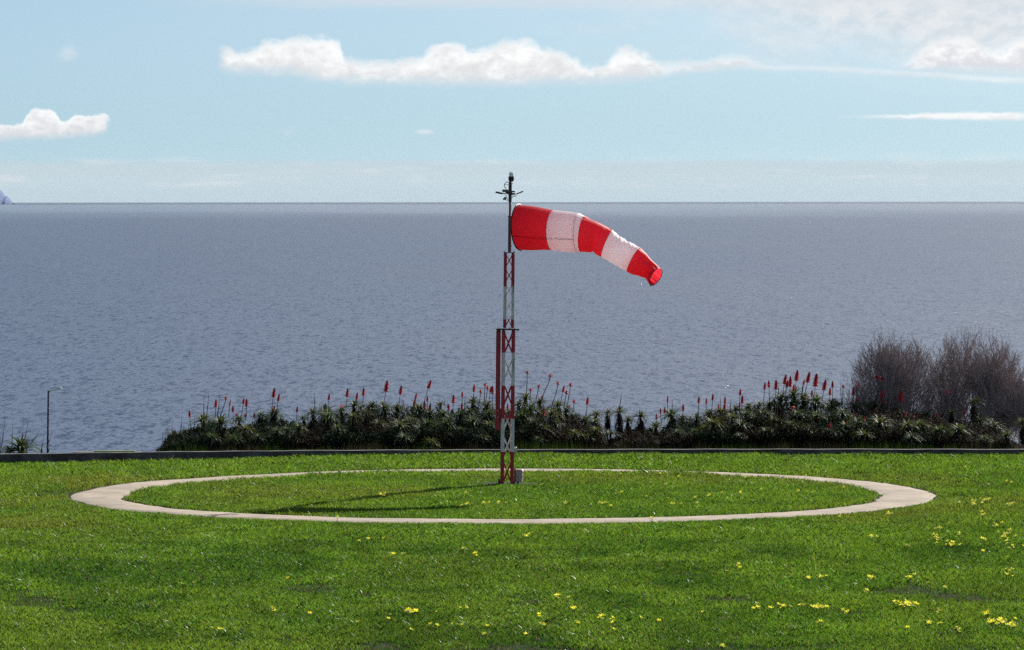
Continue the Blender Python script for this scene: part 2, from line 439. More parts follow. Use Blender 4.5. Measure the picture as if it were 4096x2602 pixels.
# ------------------------------------------------------------------ mast
MP = gnd(2028, 1939); MS = F / MP.y          # px per metre at the mast
MX, MY = MP.x, MP.y
def mz(py): return (1939 - py) / MS
mast = empty('windsock_mast', (MX, MY, 0), (0, R(.62), R(3)))
tag(mast, 'red and white banded lattice mast standing in the middle of the concrete ring', 'mast')
pad = MB()
W = .263
def lattice(z0, z1, w, leg, pitch, brace_r, name, brace_w=None, inset=0.):
    h2 = w / 2 - leg / 2
    for sx in (-1, 1):
        for sy in (-1, 1):
            mb = MB(); mb.quadbox((sx * h2, sy * h2, (z0 + z1) / 2), (leg, leg, z1 - z0), bev=.012)
            mb.build('leg', MAT['mast'], mast)
    n = max(1, round((z1 - z0) / pitch)); dz = (z1 - z0) / n
    mb = MB()
    for side in range(4):
        rot = Matrix.Rotation(side * math.pi / 2, 3, 'Z')
        for k in range(n):
            a0 = z0 + k * dz + .01; a1 = a0 + dz - .02
            for sg in (-1, 1):
                p0 = rot @ Vector((-sg * (h2 - .0), -h2 - .004 * sg, a0)); p1 = rot @ Vector((sg * (h2 - .0), -h2 - .004 * sg, a1))
                mb.tube([p0, p1], brace_r, 5)
        # gusset at every crossing
        for k in range(n if brace_r < .01 else 0):
            c = rot @ Vector((0, -h2, z0 + (k + .5) * dz)); mb.quadbox(c, (.03, .03, .03) if brace_r > .01 else (.022, .022, .022), rot.to_4x4().to_3x3(), bev=.004)
    mb.build(name, MAT['mast'], mast)
zA, zB = mz(1940), mz(1321)
lattice(zA, zB, .262, .064, .50, .0125, 'lower_bracing')
zC, zD = mz(1312), mz(1012)
lattice(zC, zD, .212, .056, .28, .0052, 'upper_bracing')
mb = MB()     # hinge plate between the sections
mb.quadbox((-.045, 0, mz(1317)), (.405, .30, .032), bev=.006)
for dx in (-.2, -.1, .02, .12): mb.tube([(dx, -.12, mz(1319)), (dx, -.12, mz(1309))], .009, 6)
mb.tube([(.13, -.05, mz(1318)), (.215, -.05, mz(1318))], .018, 8)
mb.build('hinge_plate', MAT['dark_steel'], mast)
mb = MB()     # top plate
mb.quadbox((0, 0, mz(1010)), (.225, .225, .016), bev=.004)
for sx in (-.1, .1):
    for sy in (-.1, .1): mb.tube([(sx, sy, mz(1013)), (sx, sy, mz(1005))], .007, 6)
mb.build('top_plate', MAT['dark_steel'], mast)
cwx = -(2033 - 1992) / MS + .005
cw = MB(); cw.quadbox((cwx, 0, (mz(1321) + mz(1722)) / 2), (.092, .092, mz(1321) - mz(1722)), bev=.01)
cwo = cw.build('counterweight_arm', MAT['red_paint'], mast)
for yy in (1643, 1669):
    mb = MB(); mb.tube([(cwx, -.048, mz(yy)), (cwx, -.062, mz(yy))], .014, 8); mb.build('bolt', MAT['galv'], cwo)
mb = MB(); mb.quadbox((cwx + .075, 0, mz(1660)), (.075, .12, .26), bev=.008); mb.build('arm_bracket', MAT['red_paint'], mast)
# feet
mb = MB()
mb.quadbox((0, 0, .012), (.36, .34, .02), bev=.004)
mb.quadbox((-.165, -.05, .06), (.035, .05, .11), bev=.005); mb.quadbox((-.155, .06, .05), (.03, .05, .09), bev=.005)
mb.quadbox((.165, -.05, .04), (.04, .07, .07), bev=.005)
for sx in (-.15, .15):
    for sy in (-.14, .14): mb.tube([(sx, sy, .0), (sx, sy, .07)], .009, 6)
mb.build('base_plate', MAT['dark_steel'], mast)
# pole
mb = MB()
mb.lathe([(.032, mz(1008)), (.033, mz(866)), (.030, mz(863)), (.0205, mz(862)), (.0205, mz(806))], 14, (.005, 0, 0))
mb.lathe([(.040, mz(868)), (.040, mz(864))], 14, (.005, 0, 0))
mb.tube([(.03, 0, mz(1000)), (.062, -.01, mz(1000))], .006, 6)
mb.build('pole', MAT['pole_steel'], mast, smooth=False)
mb = MB()
mb.lathe([(.030, mz(808)), (.033, mz(806)), (.034, mz(732)), (.024, mz(728)), (.016, mz(726))], 14, (.006, 0, 0))
mb.tube([(.03, 0, mz(734)), (.065, 0, mz(734))], .006, 6)
mb.build('upper_pole', MAT['dark_steel'], mast)
bc = MB()
bc.lathe([(.030, mz(727)), (.048, mz(723)), (.050, mz(708)), (.054, mz(707)), (.054, mz(705.5))], 18, (.024, 0, 0))
for k in range(8):
    w = k * math.pi / 4; bc.quadbox((.024 + .05 * math.cos(w), .05 * math.sin(w), mz(715)), (.014, .014, .06), Matrix.Rotation(w, 3, 'Z'))
beacon = bc.build('beacon', MAT['dark_steel'], mast)
m, nt, out = new_mat('beacon_glass')
gl = N(nt, 'ShaderNodeBsdfPrincipled', ins={'Base Color': (.9, .92, .92, 1), 'Roughness': .12, 'Transmission Weight': .45, 'IOR': 1.3})
nt.links.new(gl.outputs[0], out.inputs[0])
mb = MB(); mb.lathe([(.046, mz(705.4)), (.048, mz(703)), (.044, mz(702)), (.044, mz(696)), (.038, mz(691)), (.022, mz(688.5)), (.004, mz(687.8))], 18, (.024, 0, 0))
mb.build('dome', m, beacon, smooth=True)
def fx(px): return (px - 2040) / MS
# floodlights, junction boxes, cables
def flood(x0, y0, x1, y1, th):
    a_ = Vector((fx(x0), -.03, mz(y0))); b_ = Vector((fx(x1), -.03, mz(y1)))
    d = b_ - a_; L = d.length; ang = math.atan2(d.z, d.x)
    mb = MB(); rot = Matrix.Rotation(-ang, 3, 'Y')
    mb.quadbox((a_ + b_) / 2, (L, .11, th), rot, bev=.01)
    for k in range(5): mb.quadbox(a_ + d * (.2 + .15 * k) + Vector((0, 0, th * .55)), (.006, .10, .012), rot)
    mb.tube([b_ if abs(x1 - 2040) < abs(x0 - 2040) else a_, Vector((fx(2040), 0, mz(772)))], .008, 6)
    return mb.build('floodlight', MAT['fixture'], mast)
flood(1982, 769, 2011, 775, .034)
flood(2094, 764.5, 2066, 776, .022)
mb = MB(); mb.quadbox((fx(2023), -.06, mz(763.5)), (.14, .07, .055), Matrix.Rotation(R(2), 3, 'Y'), bev=.008); mb.build('junction_box', MAT['fixture'], mast)
mb = MB(); mb.quadbox((fx(2054), .02, mz(766)), (.075, .06, .03), Matrix.Rotation(R(4), 3, 'Y'), bev=.006); mb.build('junction_box', MAT['fixture'], mast)
mb = MB()
mb.quadbox((fx(2033), -.035, mz(773)), (.11, .05, .035), Matrix.Rotation(R(10), 3, 'Y'), bev=.008); mb.quadbox((fx(2055), -.03, mz(775)), (.07, .04, .035), bev=.008)
mb.lathe([(.045, mz(779)), (.045, mz(768))], 12, (.005, 0, 0)); mb.build('clamp', MAT['dark_steel'], mast)
mb = MB(); mb.quadbox((fx(2021), -.02, mz(794)), (.055, .05, .06), Matrix.Rotation(R(25), 3, 'Y'), bev=.008)
mb.tube([(fx(2016), -.02, mz(797)), (fx(2013), -.02, mz(798))], .02, 8); mb.build('light_sensor', MAT['fixture'], mast)
def cable(pts, r_=.006, name='cable'):
    P = [Vector((fx(x), -.04, mz(y))) for x, y in pts]
    Q = []
    for i in range(len(P) - 1):
        p0 = P[max(i - 1, 0)]; p1 = P[i]; p2 = P[i + 1]; p3 = P[min(i + 2, len(P) - 1)]
        for k in range(5):
            t = k / 5; Q.append(.5 * ((2 * p1) + (-p0 + p2) * t + (2 * p0 - 5 * p1 + 4 * p2 - p3) * t * t + (-p0 + 3 * p1 - 3 * p2 + p3) * t ** 3))
    Q.append(P[-1]); mb = MB(); mb.tube(Q, r_, 6); return mb.build(name, MAT['cable'], mast)
cable([(2036, 729), (2028, 728), (2020, 734), (2017, 742), (2020, 749), (2026, 756)], .008)
cable([(2017, 740), (2026, 739), (2033, 739)], .006)
cable([(2012, 770), (2022, 780), (2029, 790), (2032, 799), (2031, 806)], .005)
cable([(2020, 797), (2026, 801), (2031, 799)], .005)
cable([(2028, 780), (2025, 788), (2022, 792)], .005)
cable([(2050, 776), (2052, 786), (2047, 793)], .005)
cable([(2056, 778), (2059, 785), (2063, 784), (2066, 776)], .005)
cable([(2046, 784), (2054, 785), (2060, 784)], .004)
cable([(2042, 812), (2046, 830), (2041, 862)], .003)
# little box on the leg, dark cable run
mb = MB(); mb.quadbox(((2061.5 - 2030) / MS, -.02, mz(1799)), (.068, .06, .118), bev=.012); mb.build('small_box', MAT['box_grey'], mast)
mb = MB(); mb.tube([(.095, -.13, mz(1430)), (.098, -.135, mz(1460)), (.094, -.13, mz(1490))], .005, 5); mb.build('cable', MAT['cable'], mast)
mb = MB(); mb.tube([(.085, -.11, mz(1145)), (.088, -.115, mz(1160)), (.086, -.11, mz(1172))], .005, 5); mb.build('cable', MAT['cable'], mast)

# pad of bare gravel and concrete under the mast
m = worn('pad_concrete', (.075, .062, .052), .95, .3, 3, 0, .6, .04)
mb = MB(); n = 40; top = []
for k in range(n):
    w = 2 * math.pi * k / n; rr_ = .80 * (1 + .10 * math.sin(3 * w + 1) + .06 * math.sin(7 * w))
    top.append((MX - .03 + rr_ * math.cos(w), MY + .05 + rr_ * .62 * math.sin(w)))
zt = .018
mb.face([(x, y, zt) for x, y in top])
for k in range(n):
    a_ = top[k]; b_ = top[(k + 1) % n]
    mb.face([(a_[0], a_[1], -.1), (b_[0], b_[1], -.1), (b_[0], b_[1], zt), (a_[0], a_[1], zt)])
tag(mb.build('concrete_pad', m), kind='structure')

# control box on its post
def bx_(px): return (px - 2028) / MS
cb = empty('control_box', (MX + bx_(2078), MY - .02, 0), (0, 0, R(-14)))
tag(cb, 'beige metal control box on a short post beside the foot of the mast', 'control box')
k0 = bx_(2078)
mb = MB(); mb.quadbox((.0, 0, (mz(1878) + mz(1929)) / 2), (.135, .12, mz(1878) - mz(1929)), Matrix.Rotation(R(3), 3, 'Y'), bev=.015); bxo = mb.build('cabinet', MAT['box_beige'], cb)
for yy in (1888, 1905):
    mb = MB(); mb.quadbox((.072, -.02, mz(yy)), (.014, .04, .022), bev=.003); mb.build('latch', MAT['dark_steel'], bxo)
mb = MB(); mb.quadbox((-.09, 0, mz(1910)), (.035, .05, .36), bev=.006); mb.quadbox((-.07, 0, .02), (.12, .1, .03), bev=.005)
mb.build('post', worn('post_lichen', (.16, .16, .11), .8, .3, 12), cb)
mb = MB(); mb.tube([(-.03, 0, mz(1928)), (-.02, .01, .08), (-.05, 0, .02)], .012, 8); mb.tube([(.0, .02, mz(1928)), (-.0, .02, .06), (-.05, .02, .02)], .012, 8); mb.build('conduit', MAT['cable'], cb)
mb = MB(); mb.quadbox((-.06, -.09, .03), (.06, .04, .05), bev=.01); mb.build('anchor_block', MAT['lamp_head'], cb)

# ------------------------------------------------------------------ windsock
K3 = 1 / 3.344
def cp(x, y): return (1980 + x * K3, 780 + y * K3)
# stations: top xy, bottom xy, ring tilt (sin), crop pixels
ST = [((325, 138), (340, 737), .40), ((450, 155), (480, 742), .38), ((620, 176), (620, 742), .35), ((785, 200), (760, 745), .32),
      ((960, 222), (930, 758), .30), ((1120, 244), (1110, 765), .28), ((1205, 288), (1155, 768), .28), ((1330, 350), (1235, 776), .24), ((1405, 390), (1300, 768), .20),
      ((1565, 476), (1420, 832), .14), ((1690, 560), (1540, 905), .16), ((1820, 640), (1660, 968), .2), ((1943, 722), (1775, 1028), .25),
      ((2030, 800), (1850, 1075), .28), ((2095, 880), (1925, 1098), .32), ((2150, 938), (2005, 1103), .38), ((2185, 972), (2052, 1150), .44), ((2215, 985), (2085, 1212), .48)]
BANDS = [(0, 3, 'cloth_red'), (3, 6, 'cloth_white'), (6, 9, 'cloth_red'), (9, 12, 'cloth_white'), (12, 17, 'cloth_red')]
DM = MY - .02
ctr = []; axx = []; dep = DM; prev = None
for (tx, ty), (bx2, by2), sn in ST:
    t_ = Vector(cp(tx, ty)); b_ = Vector(cp(bx2, by2)); c_ = (t_ + b_) / 2
    if prev is not None:
        ds = (c_ - prev[0]).length / MS
        tn = math.tan(math.asin((sn + prev[1]) / 2)); dep -= ds * tn
    prev = (c_, sn); ctr.append((t_, b_, c_, sn, dep))
def ringpt(fr, ang):
    """fr: fractional station; ang 0 = top, pi/2 = side towards the camera, pi = bottom"""
    i = min(int(fr), len(ctr) - 2); u = fr - i
    A = ctr[i]; B = ctr[i + 1]
    T = A[0].lerp(B[0], u); Bt = A[1].lerp(B[1], u); sn = A[3] * (1 - u) + B[3] * u; D = A[4] * (1 - u) + B[4] * u
    c = (T + Bt) / 2
    C3 = at(c.x, c.y, D); T3 = at(T.x, T.y, D)
    up = T3 - C3; Rr = up.length; un = up.normalized()
    side2 = Vector((un.z, 0, -un.x))         # image-plane direction along the axis (rightwards)
    sd = (-side2 * sn + Vector((0, -1, 0)) * math.sqrt(1 - sn * sn))
    return C3, un, sd, Rr
seams = [3, 6, 9, 12]
pinch = np.random.default_rng(5)
PH = [pinch.uniform(0, 6.28, 4) for _ in range(6)]
def sockpt(fr, ang):
    C3, un, sd, Rr = ringpt(fr, ang)
    r_ = Rr
    # gathers close to the seams, deep on the slack upper side of the tail half
    wr = 0
    topw = max(0, math.cos(ang)) ** 1.5
    for q, s_ in enumerate(seams):
        d = fr - s_
        a_ = (.0035 if s_ == 3 else .008) * math.exp(-abs(d) * 2.6)
        wr += a_ * (math.sin(ang * 23 + PH[q][0]) * .6 + math.sin(ang * 37 + PH[q][1] + fr * 2)) * (.25 + 1.2 * topw)
    tail = 1 if fr > 8 else 0
    if 9 < fr < 12.2: wr += .010 * topw * (math.sin(fr * 6.3 + ang * 4) + .6 * math.sin(fr * 14 - ang * 6 + 1)) * math.sin(math.pi * min(1, (fr - 9) / 3))
    if fr > 12: wr += .010 * math.sin(ang * 5 + 1.0) * math.sin(math.pi * min(1, (fr - 12) / 4.6)) + .018 * max(0, 1 - abs(ang - 5.4) * 2) * max(0, 1 - abs(fr - 13.4) / 1.5)
    if fr > 15: wr += .008 * (math.sin(ang * 7 + .6) + .6 * math.sin(ang * 13 + 2)) * (fr - 15) / 2 * (17 - fr) * 2
    # billow between seams, flattened facet fold in the third band
    wr += .006 * math.sin(3.1 * ang + fr) + .008 * math.sin(2 * ang + fr * 1.7)
    near = max(0, math.sin(ang))
    if 6 < fr < 9: wr += -.03 * math.exp(-((fr - 8) / .28) ** 2) * max(0, math.cos(ang - 2.6)) ** 2
    return C3 + (un * math.cos(ang) + sd * math.sin(ang)) * (r_ * 1.0 + wr)
sock = empty('windsock', sockpt(0, math.pi * 1.5))
sock.location = ringpt(0, 0)[0]
tag(sock, 'red and white striped fabric windsock blowing to the right from the mast', 'windsock')
SL = Vector(sock.location)
NA = 96
for b0, b1, mt in BANDS:
    mb = MB(); n = (b1 - b0) * 12 + 1
    for i in range(n):
        fr = b0 + (b1 - b0) * i / (n - 1)
        for k in range(NA): mb.v.append(tuple(sockpt(fr, 2 * math.pi * k / NA) - SL))
    for i in range(n - 1):
        for k in range(NA):
            q = i * NA + k; r_ = i * NA + (k + 1) % NA
            mb.f.append((q, r_, r_ + NA, q + NA)); mb.mi.append(0)
    mb.build('fabric_band', MAT[mt], sock, smooth=True)
def hoop(fr, r_, mat, name, scale=1.0, a0=0, a1=2 * math.pi, n=72):
    mb = MB(); P = []
    C3 = ringpt(fr, 0)[0]
    for k in range(n + 1):
        ang = a0 + (a1 - a0) * k / n
        P.append(C3 + (sockpt(fr, ang) - C3) * scale - SL)
    mb.tube(P, r_, 6, cap=True); return mb.build(name, mat, sock, smooth=True)
hoop(0.02, .014, MAT['hoop'], 'mouth_hoop', 1.005)
hoop(5.0, .006, MAT['hoop'], 'inner_hoop', .955)
for s_ in seams: hoop(s_, .003, MAT['seam'], 'seam', 1.003)
hoop(17, .0075, MAT['seam'], 'tail_hoop', 1.004)
# frame rods inside: spokes of the swivel frame and a long rod between the hoops
mb = MB()
C0 = ringpt(.02, 0); C5 = ringpt(5., 0)
for ang in (1.95, 4.4, 5.6):
    p0 = C0[0] + (sockpt(.02, ang) - C0[0]) * .98 - SL; p1 = C5[0] + (sockpt(5., ang) - C5[0]) * .955 - SL
    mb.tube([p0, p1], .008, 6)
mb.build('frame_rod', MAT['hoop'], sock)
for fz in (905, 985):
    pz = Vector((MX + .03 * 1 + (2036 - 2028) / MS, MY, mz(fz)))
    e = at(2046, fz, DM); mb = MB(); mb.tube([pz - SL, e - SL], .012, 6); mb.build('swivel_bracket', MAT['dark_steel'], sock)
mb = MB(); e = sockpt(0, math.pi); mb.tube([e - SL, e - SL + Vector((0, 0, -.035))], .006, 5); mb.build('drain_tag', MAT['hoop'], sock)
mb = MB()
P = [ringpt(0, 0)[0] + (sockpt(.02, t) - ringpt(0, 0)[0]) * 1.03 - SL for t in np.linspace(-.1, .42, 8)]
mb.tube(P, .016, 6); mb.build('reflective_cuff', worn('cuff_white', (.8, .8, .78), .4, .05, 9), sock)

# ------------------------------------------------------------------ wall
def strip_wall(p0, p1, z0, z1, th):
    mb = MB()
    return mb
mb = MB(); cap = MB()
pts = []
for i in range(len(WALL) - 1):
    n = 8
    for k in range(n): pts.append(WALL[i].lerp(WALL[i + 1], k / n))
pts.append(WALL[-1]); TH = .22
def sweep(mb, pts, prof):
    o = len(mb.v); n = len(prof)
    for i, p_ in enumerate(pts):
        t = (pts[min(i + 1, len(pts) - 1)] - pts[max(i - 1, 0)]); t.z = 0; t.normalize(); nn = Vector((-t.y, t.x, 0))
        j = .004 * math.sin(i * 1.7)
        for (d, z) in prof: mb.v.append((p_.x + nn.x * d, p_.y + nn.y * d, z + j))
    for i in range(len(pts) - 1):
        for k in range(n):
            a_ = o + i * n + k; b_ = o + i * n + (k + 1) % n
            mb.f.append((a_, a_ + n, b_ + n, b_)); mb.mi.append(0)
    mb.f.append(tuple(range(o, o + n))); mb.mi.append(0); mb.f.append(tuple(range(o + (len(pts) - 1) * n, o + len(pts) * n))[::-1]); mb.mi.append(0)
wall = empty('low_wall', (0, 0, 0)); tag(wall, 'low dark concrete wall running along the far edge of the lawn', 'wall')
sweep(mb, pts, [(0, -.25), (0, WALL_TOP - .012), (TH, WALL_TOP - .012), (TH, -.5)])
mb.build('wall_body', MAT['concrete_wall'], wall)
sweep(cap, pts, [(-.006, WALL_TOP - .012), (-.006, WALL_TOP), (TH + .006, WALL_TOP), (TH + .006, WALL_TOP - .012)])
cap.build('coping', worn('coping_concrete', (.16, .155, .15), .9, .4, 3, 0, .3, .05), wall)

# mossy slab behind the wall at left
A = at(287, 1811, 108); B = at(562, 1808, 108)
mb = MB(); mb.quadbox(((A.x + B.x) / 2, 108.2, (A.z + B.z) / 2 - .22), (B.x - A.x, .34, .44), bev=.02)
slab = mb.build('stone_slab', worn('slab_stone', (.10, .10, .085), .9, .3, 4)); tag(slab, 'low flat stone slab topped with moss behind the wall near the street lamp', 'slab')
mb = MB(); mb.quadbox((A.x + (B.x - A.x) * .62, 108.2, (A.z + B.z) / 2 + .008), ((B.x - A.x) * .6, .32, .022), bev=.008)
mo = mb.build('moss', worn('moss', (.10, .13, .02), .95, .4, 3), slab)

# ------------------------------------------------------------------ street lamp
DL = 350.
bt = at(188, 1815, DL); tp = at(193.5, 1563, DL)
zb = float(zterrain(np.array(bt.x), np.array(DL))) - .1
lamp = empty('street_lamp', (bt.x, DL, zb)); tag(lamp, 'dark street lamp with a pale angled head standing beyond the wall at far left', 'street lamp')
mb = MB(); L0 = Vector((bt.x, DL, zb)); hh = tp.z - zb
mb.lathe([(.13, 0), (.13, .9), (.085, 1.0)], 12); mb.tube([(0, 0, .9), (tp.x - bt.x, 0, hh)], [.085, .06], 10); mb.build('pole', MAT['lamp_pole'], lamp)
a1 = at(196, 1566, DL) - L0; a2 = at(227, 1558, DL) - L0; a3 = at(245, 1553, DL) - L0
mb = MB(); mb.tube([a1, a2], .05, 8); mb.build('arm', MAT['lamp_head'], lamp)
mb = MB(); d = a3 - a2; mb.quadbox((a2 + a3) / 2, (d.length, .18, .13), Matrix.Rotation(-math.atan2(d.z, d.x), 3, 'Y'), bev=.02)
hd = mb.build('lamp_head', MAT['lamp_head'], lamp)

# ------------------------------------------------------------------ aloes
def rosette_mesh(seed, nleaf=54):
    r = random.Random(seed); mb = MB()
    for k in range(nleaf):
        q = k / nleaf                      # 0 = inner, 1 = outer
        az = k * 2.39996 + r.uniform(-.25, .25)
        el = R(80) * (1 - q) + R(14) * q + r.uniform(-.15, .15)
        L = (.8 + .5 * q) * r.uniform(.85, 1.15)
        seg = 7; w0 = .066 * r.uniform(.85, 1.15)
        droop = (.55 + .75 * q) * r.uniform(.75, 1.35)
        pos = Vector((0, 0, 0)); dirh = Vector((math.cos(az), math.sin(az), 0)); sidev = Vector((-math.sin(az), math.cos(az), 0))
        o = len(mb.v)
        for i in range(seg + 1):
            t = i / seg
            e = el - droop * 1.5 * t ** 1.4
            if i: pos = pos + (dirh * math.cos(e) + Vector((0, 0, 1)) * math.sin(e)) * L / seg
            w = w0 * (1 - t) ** .75 * (1 - .2 * (1 - t)) + .002
            nrm = (-dirh * math.sin(e) + Vector((0, 0, 1)) * math.cos(e))
            mb.v.append(tuple(pos + sidev * w + nrm * w * .35)); mb.v.append(tuple(pos)); mb.v.append(tuple(pos - sidev * w + nrm * w * .35))
        for i in range(seg):
            a_ = o + i * 3
            mb.f.append((a_, a_ + 1, a_ + 4, a_ + 3)); mb.mi.append(0)
            mb.f.append((a_ + 1, a_ + 2, a_ + 5, a_ + 4)); mb.mi.append(0)
    return mb
def skirt_mesh(seed):
    r = random.Random(seed); mb = MB()
    for k in range(110):
        az = r.uniform(0, 2 * math.pi); z0 = -r.uniform(0.0, .75); rr_ = r.uniform(.10, .26)
        L = r.uniform(.25, .5); dirh = Vector((math.cos(az), math.sin(az), 0)); sidev = Vector((-math.sin(az), math.cos(az), 0))
        p0 = dirh * rr_ + Vector((0, 0, z0)); p1 = dirh * (rr_ + r.uniform(.08, .2)) + Vector((0, 0, z0 - L * .45)); p2 = dirh * (rr_ + r.uniform(-.02, .14)) + Vector((0, 0, z0 - L))
        w = r.uniform(.02, .045)
        mb.face([p0 + sidev * w, p0 - sidev * w, p1 - sidev * w * .8, p1 + sidev * w * .8]); mb.face([p1 + sidev * w * .8, p1 - sidev * w * .8, p2])
    return mb
ROS = [[rosette_mesh(s).mesh('rosette', MAT[m_], False) for s in range(4)] for m_ in ('leaf_a', 'leaf_b')]
SKI = [skirt_mesh(s).mesh('dead_leaf_skirt', MAT['skirt']) for s in range(3)]
mb = MB(); mb.lathe([(.11, 0), (.075, .5), (.09, 1)], 8); STEM = mb.mesh('stem', MAT['stem'])
def bloom_mesh(seed, kind='full'):
    r = random.Random(seed); mb = MB()
    # unit height along +z; florets droop outwards and down
    n = 70 if kind == 'full' else 16
    for k in range(n):
        t = (k + .5) / n
        if kind == 'star': t = .1 + .5 * t
        az = k * 2.39996; wz = t * .93
        prof = (math.sin(math.pi * min(1, (t * .86 + .14))) ** .8) if kind == 'full' else 1
        L = (.20 * (1 - t) ** .6 + .03) if kind == 'full' else .30
        el = -R(45) * (1 - t) + R(50) * t if kind == 'full' else r.uniform(-.6, .6)
        d = Vector((math.cos(az) * math.cos(el), math.sin(az) * math.cos(el), math.sin(el)))
        p0 = Vector((0, 0, wz + .06)); p1 = p0 + d * L
        w = .028 if kind == 'full' else .05
        mb.tube([p0, p0.lerp(p1, .6), p1], [w * .7, w, w * .55], 4, mi=(1 if (kind == 'full' and t > .86) else 0))
    if kind == 'full':
        mb.tube([(0, 0, 0), (0, 0, .5), (0, 0, .85), (0, 0, 1)], [.07, .085, .05, .008], 7, mi=0)
        mb.tube([(0, 0, .84), (0, 0, .93), (0, 0, 1.03)], [.06, .04, .006], 6, mi=1)
    else: mb.tube([(0, 0, 0), (0, 0, .5), (0, 0, .8)], [.06, .09, .04], 6, mi=0)
    return mb.mesh('bloom', [MAT['bloom'], MAT['bud']])
BLO = [bloom_mesh(s) for s in range(3)]; STAR = bloom_mesh(9, 'star')
def spike_mesh():
    r = random.Random(3); mb = MB()
    for k in range(46):
        t = k / 46; az = k * 2.4; p0 = Vector((0, 0, t * .95)); d = Vector((math.cos(az), math.sin(az), .9)); mb.tube([p0, p0 + d * .045 * (1.15 - t)], [.016, .006], 3)
    mb.tube([(0, 0, 0), (0, 0, .6), (0, 0, 1)], [.03, .034, .006], 5)
    return mb.mesh('seed_spike', [MAT['bud']])
SPK = spike_mesh()

C1 = lambda X_, Y_, r_, t='m': (600 + X_ / 3.254, 1480 + Y_ / 3.254, r_ / 3.254, t)
C2 = lambda X_, Y_, r_, t='m': (1300 + X_ / 3.254, 1480 + Y_ / 3.254, r_ / 3.254, t)
C3_ = lambda X_, Y_, r_, t='m': (2000 + X_ / 3.254, 1480 + Y_ / 3.254, r_ / 3.254, t)
C4 = lambda X_, Y_, r_, t='m': (2560 + X_ / 3.087, 1440 + Y_ / 3.087, r_ / 3.087, t)
C5 = lambda X_, Y_, r_, t='m': (3300 + X_ / 2.732, 1300 + Y_ / 2.732, r_ / 2.732, t)
heads = [C1(*q) for q in [(300, 840, 80, 'c'), (520, 840, 110, 'c'), (690, 665, 125, 'c'), (920, 690, 145), (1160, 655, 85, 'c'), (1250, 780, 95), (1440, 600, 85, 'c'), (1620, 575, 120, 'c'), (1650, 800, 75), (1780, 780, 70), (1940, 745, 80), (2000, 640, 80, 'c'), (2290, 570, 140, 'c'), (2120, 560, 95, 'c'), (1080, 900, 90), (800, 880, 90), (1420, 880, 80), (1850, 900, 80)]]
heads += [C2(*q) for q in [(50, 610, 100), (170, 770, 90), (350, 890, 90), (215, 530, 90, 'c'), (380, 480, 110, 'c'), (370, 610, 80), (600, 480, 100, 'c'), (540, 560, 75), (770, 510, 120, 'c'), (940, 505, 100, 'c'), (970, 730, 110), (1230, 510, 110, 'c'), (1100, 660, 90), (1370, 580, 100, 'c'), (1260, 800, 120), (1030, 880, 90), (1340, 700, 100), (1500, 455, 70, 'c'), (1540, 580, 90), (1580, 710, 110), (1760, 585, 100), (1930, 425, 100, 'c'), (1920, 670, 100), (2110, 460, 100, 'c'), (2150, 580, 100), (2140, 720, 90), (1380, 950, 90), (1780, 800, 90), (1880, 550, 70), (1660, 890, 80), (700, 700, 80), (2050, 880, 80)]]
heads += [C3_(*q) for q in [(330, 375, 100, 'c'), (245, 455, 85, 'c'), (290, 620, 105), (400, 515, 100), (520, 425, 90, 'c'), (570, 780, 110), (680, 575, 110), (760, 465, 100, 'c'), (700, 700, 90), (860, 545, 100, 'c'), (945, 650, 100, 'c'), (980, 850, 90), (1115, 650, 100, 'c'), (1250, 585, 90, 'c'), (1235, 680, 80), (1250, 790, 90), (1400, 560, 70, 'c'), (1440, 830, 80), (1550, 545, 95, 'c'), (1670, 665, 85, 'c'), (1830, 605, 90, 'c'), (2030, 745, 95, 'c'), (2230, 600, 120, 'c'), (2330, 815, 65), (330, 830, 85), (440, 690, 90), (500, 910, 70), (1110, 890, 90), (120, 560, 80)]]
heads += [C4(*q) for q in [(520, 725, 85, 'c'), (700, 735, 90, 'c'), (900, 800, 130), (850, 670, 80, 'c'), (1000, 670, 110, 'c'), (1180, 625, 90, 'c'), (1140, 710, 90), (1320, 675, 80), (1340, 600, 85, 'c'), (1470, 565, 80, 'c'), (1520, 655, 90), (1730, 490, 110, 'c'), (1600, 560, 90, 'c'), (1900, 450, 120, 'c'), (2020, 485, 100, 'c'), (2160, 510, 125, 'c'), (2380, 540, 90, 'c'), (680, 880, 60), (470, 900, 60), (1060, 945, 75), (1240, 940, 60), (1950, 680, 95), (2180, 695, 95), (1880, 830, 120), (1420, 720, 85), (1660, 750, 95), (1250, 800, 90), (1560, 880, 80), (2080, 880, 90), (2330, 900, 90)]]
heads += [C5(*q) for q in [(110, 885, 100, 'c'), (190, 980, 90), (530, 905, 130, 'c'), (600, 1065, 110), (230, 1110, 90), (760, 1180, 80), (880, 560, 95, 'c'), (1090, 1000, 90, 'c'), (1040, 1090, 90), (1250, 1160, 100), (1450, 1150, 110), (1690, 1050, 90, 'c'), (1850, 1120, 100, 'c'), (1990, 1210, 90), (1630, 850, 75, 'c'), (2160, 1060, 70, 'c'), (900, 1100, 90), (370, 1060, 85), (1390, 970, 75, 'c'), (1750, 1250, 80), (780, 940, 80, 'c'), (420, 1200, 80), (950, 1230, 80), (330, 900, 80, 'c')]]
heads += [(84, 1797, 62, 'c'), (38, 1806, 34, 'm')]
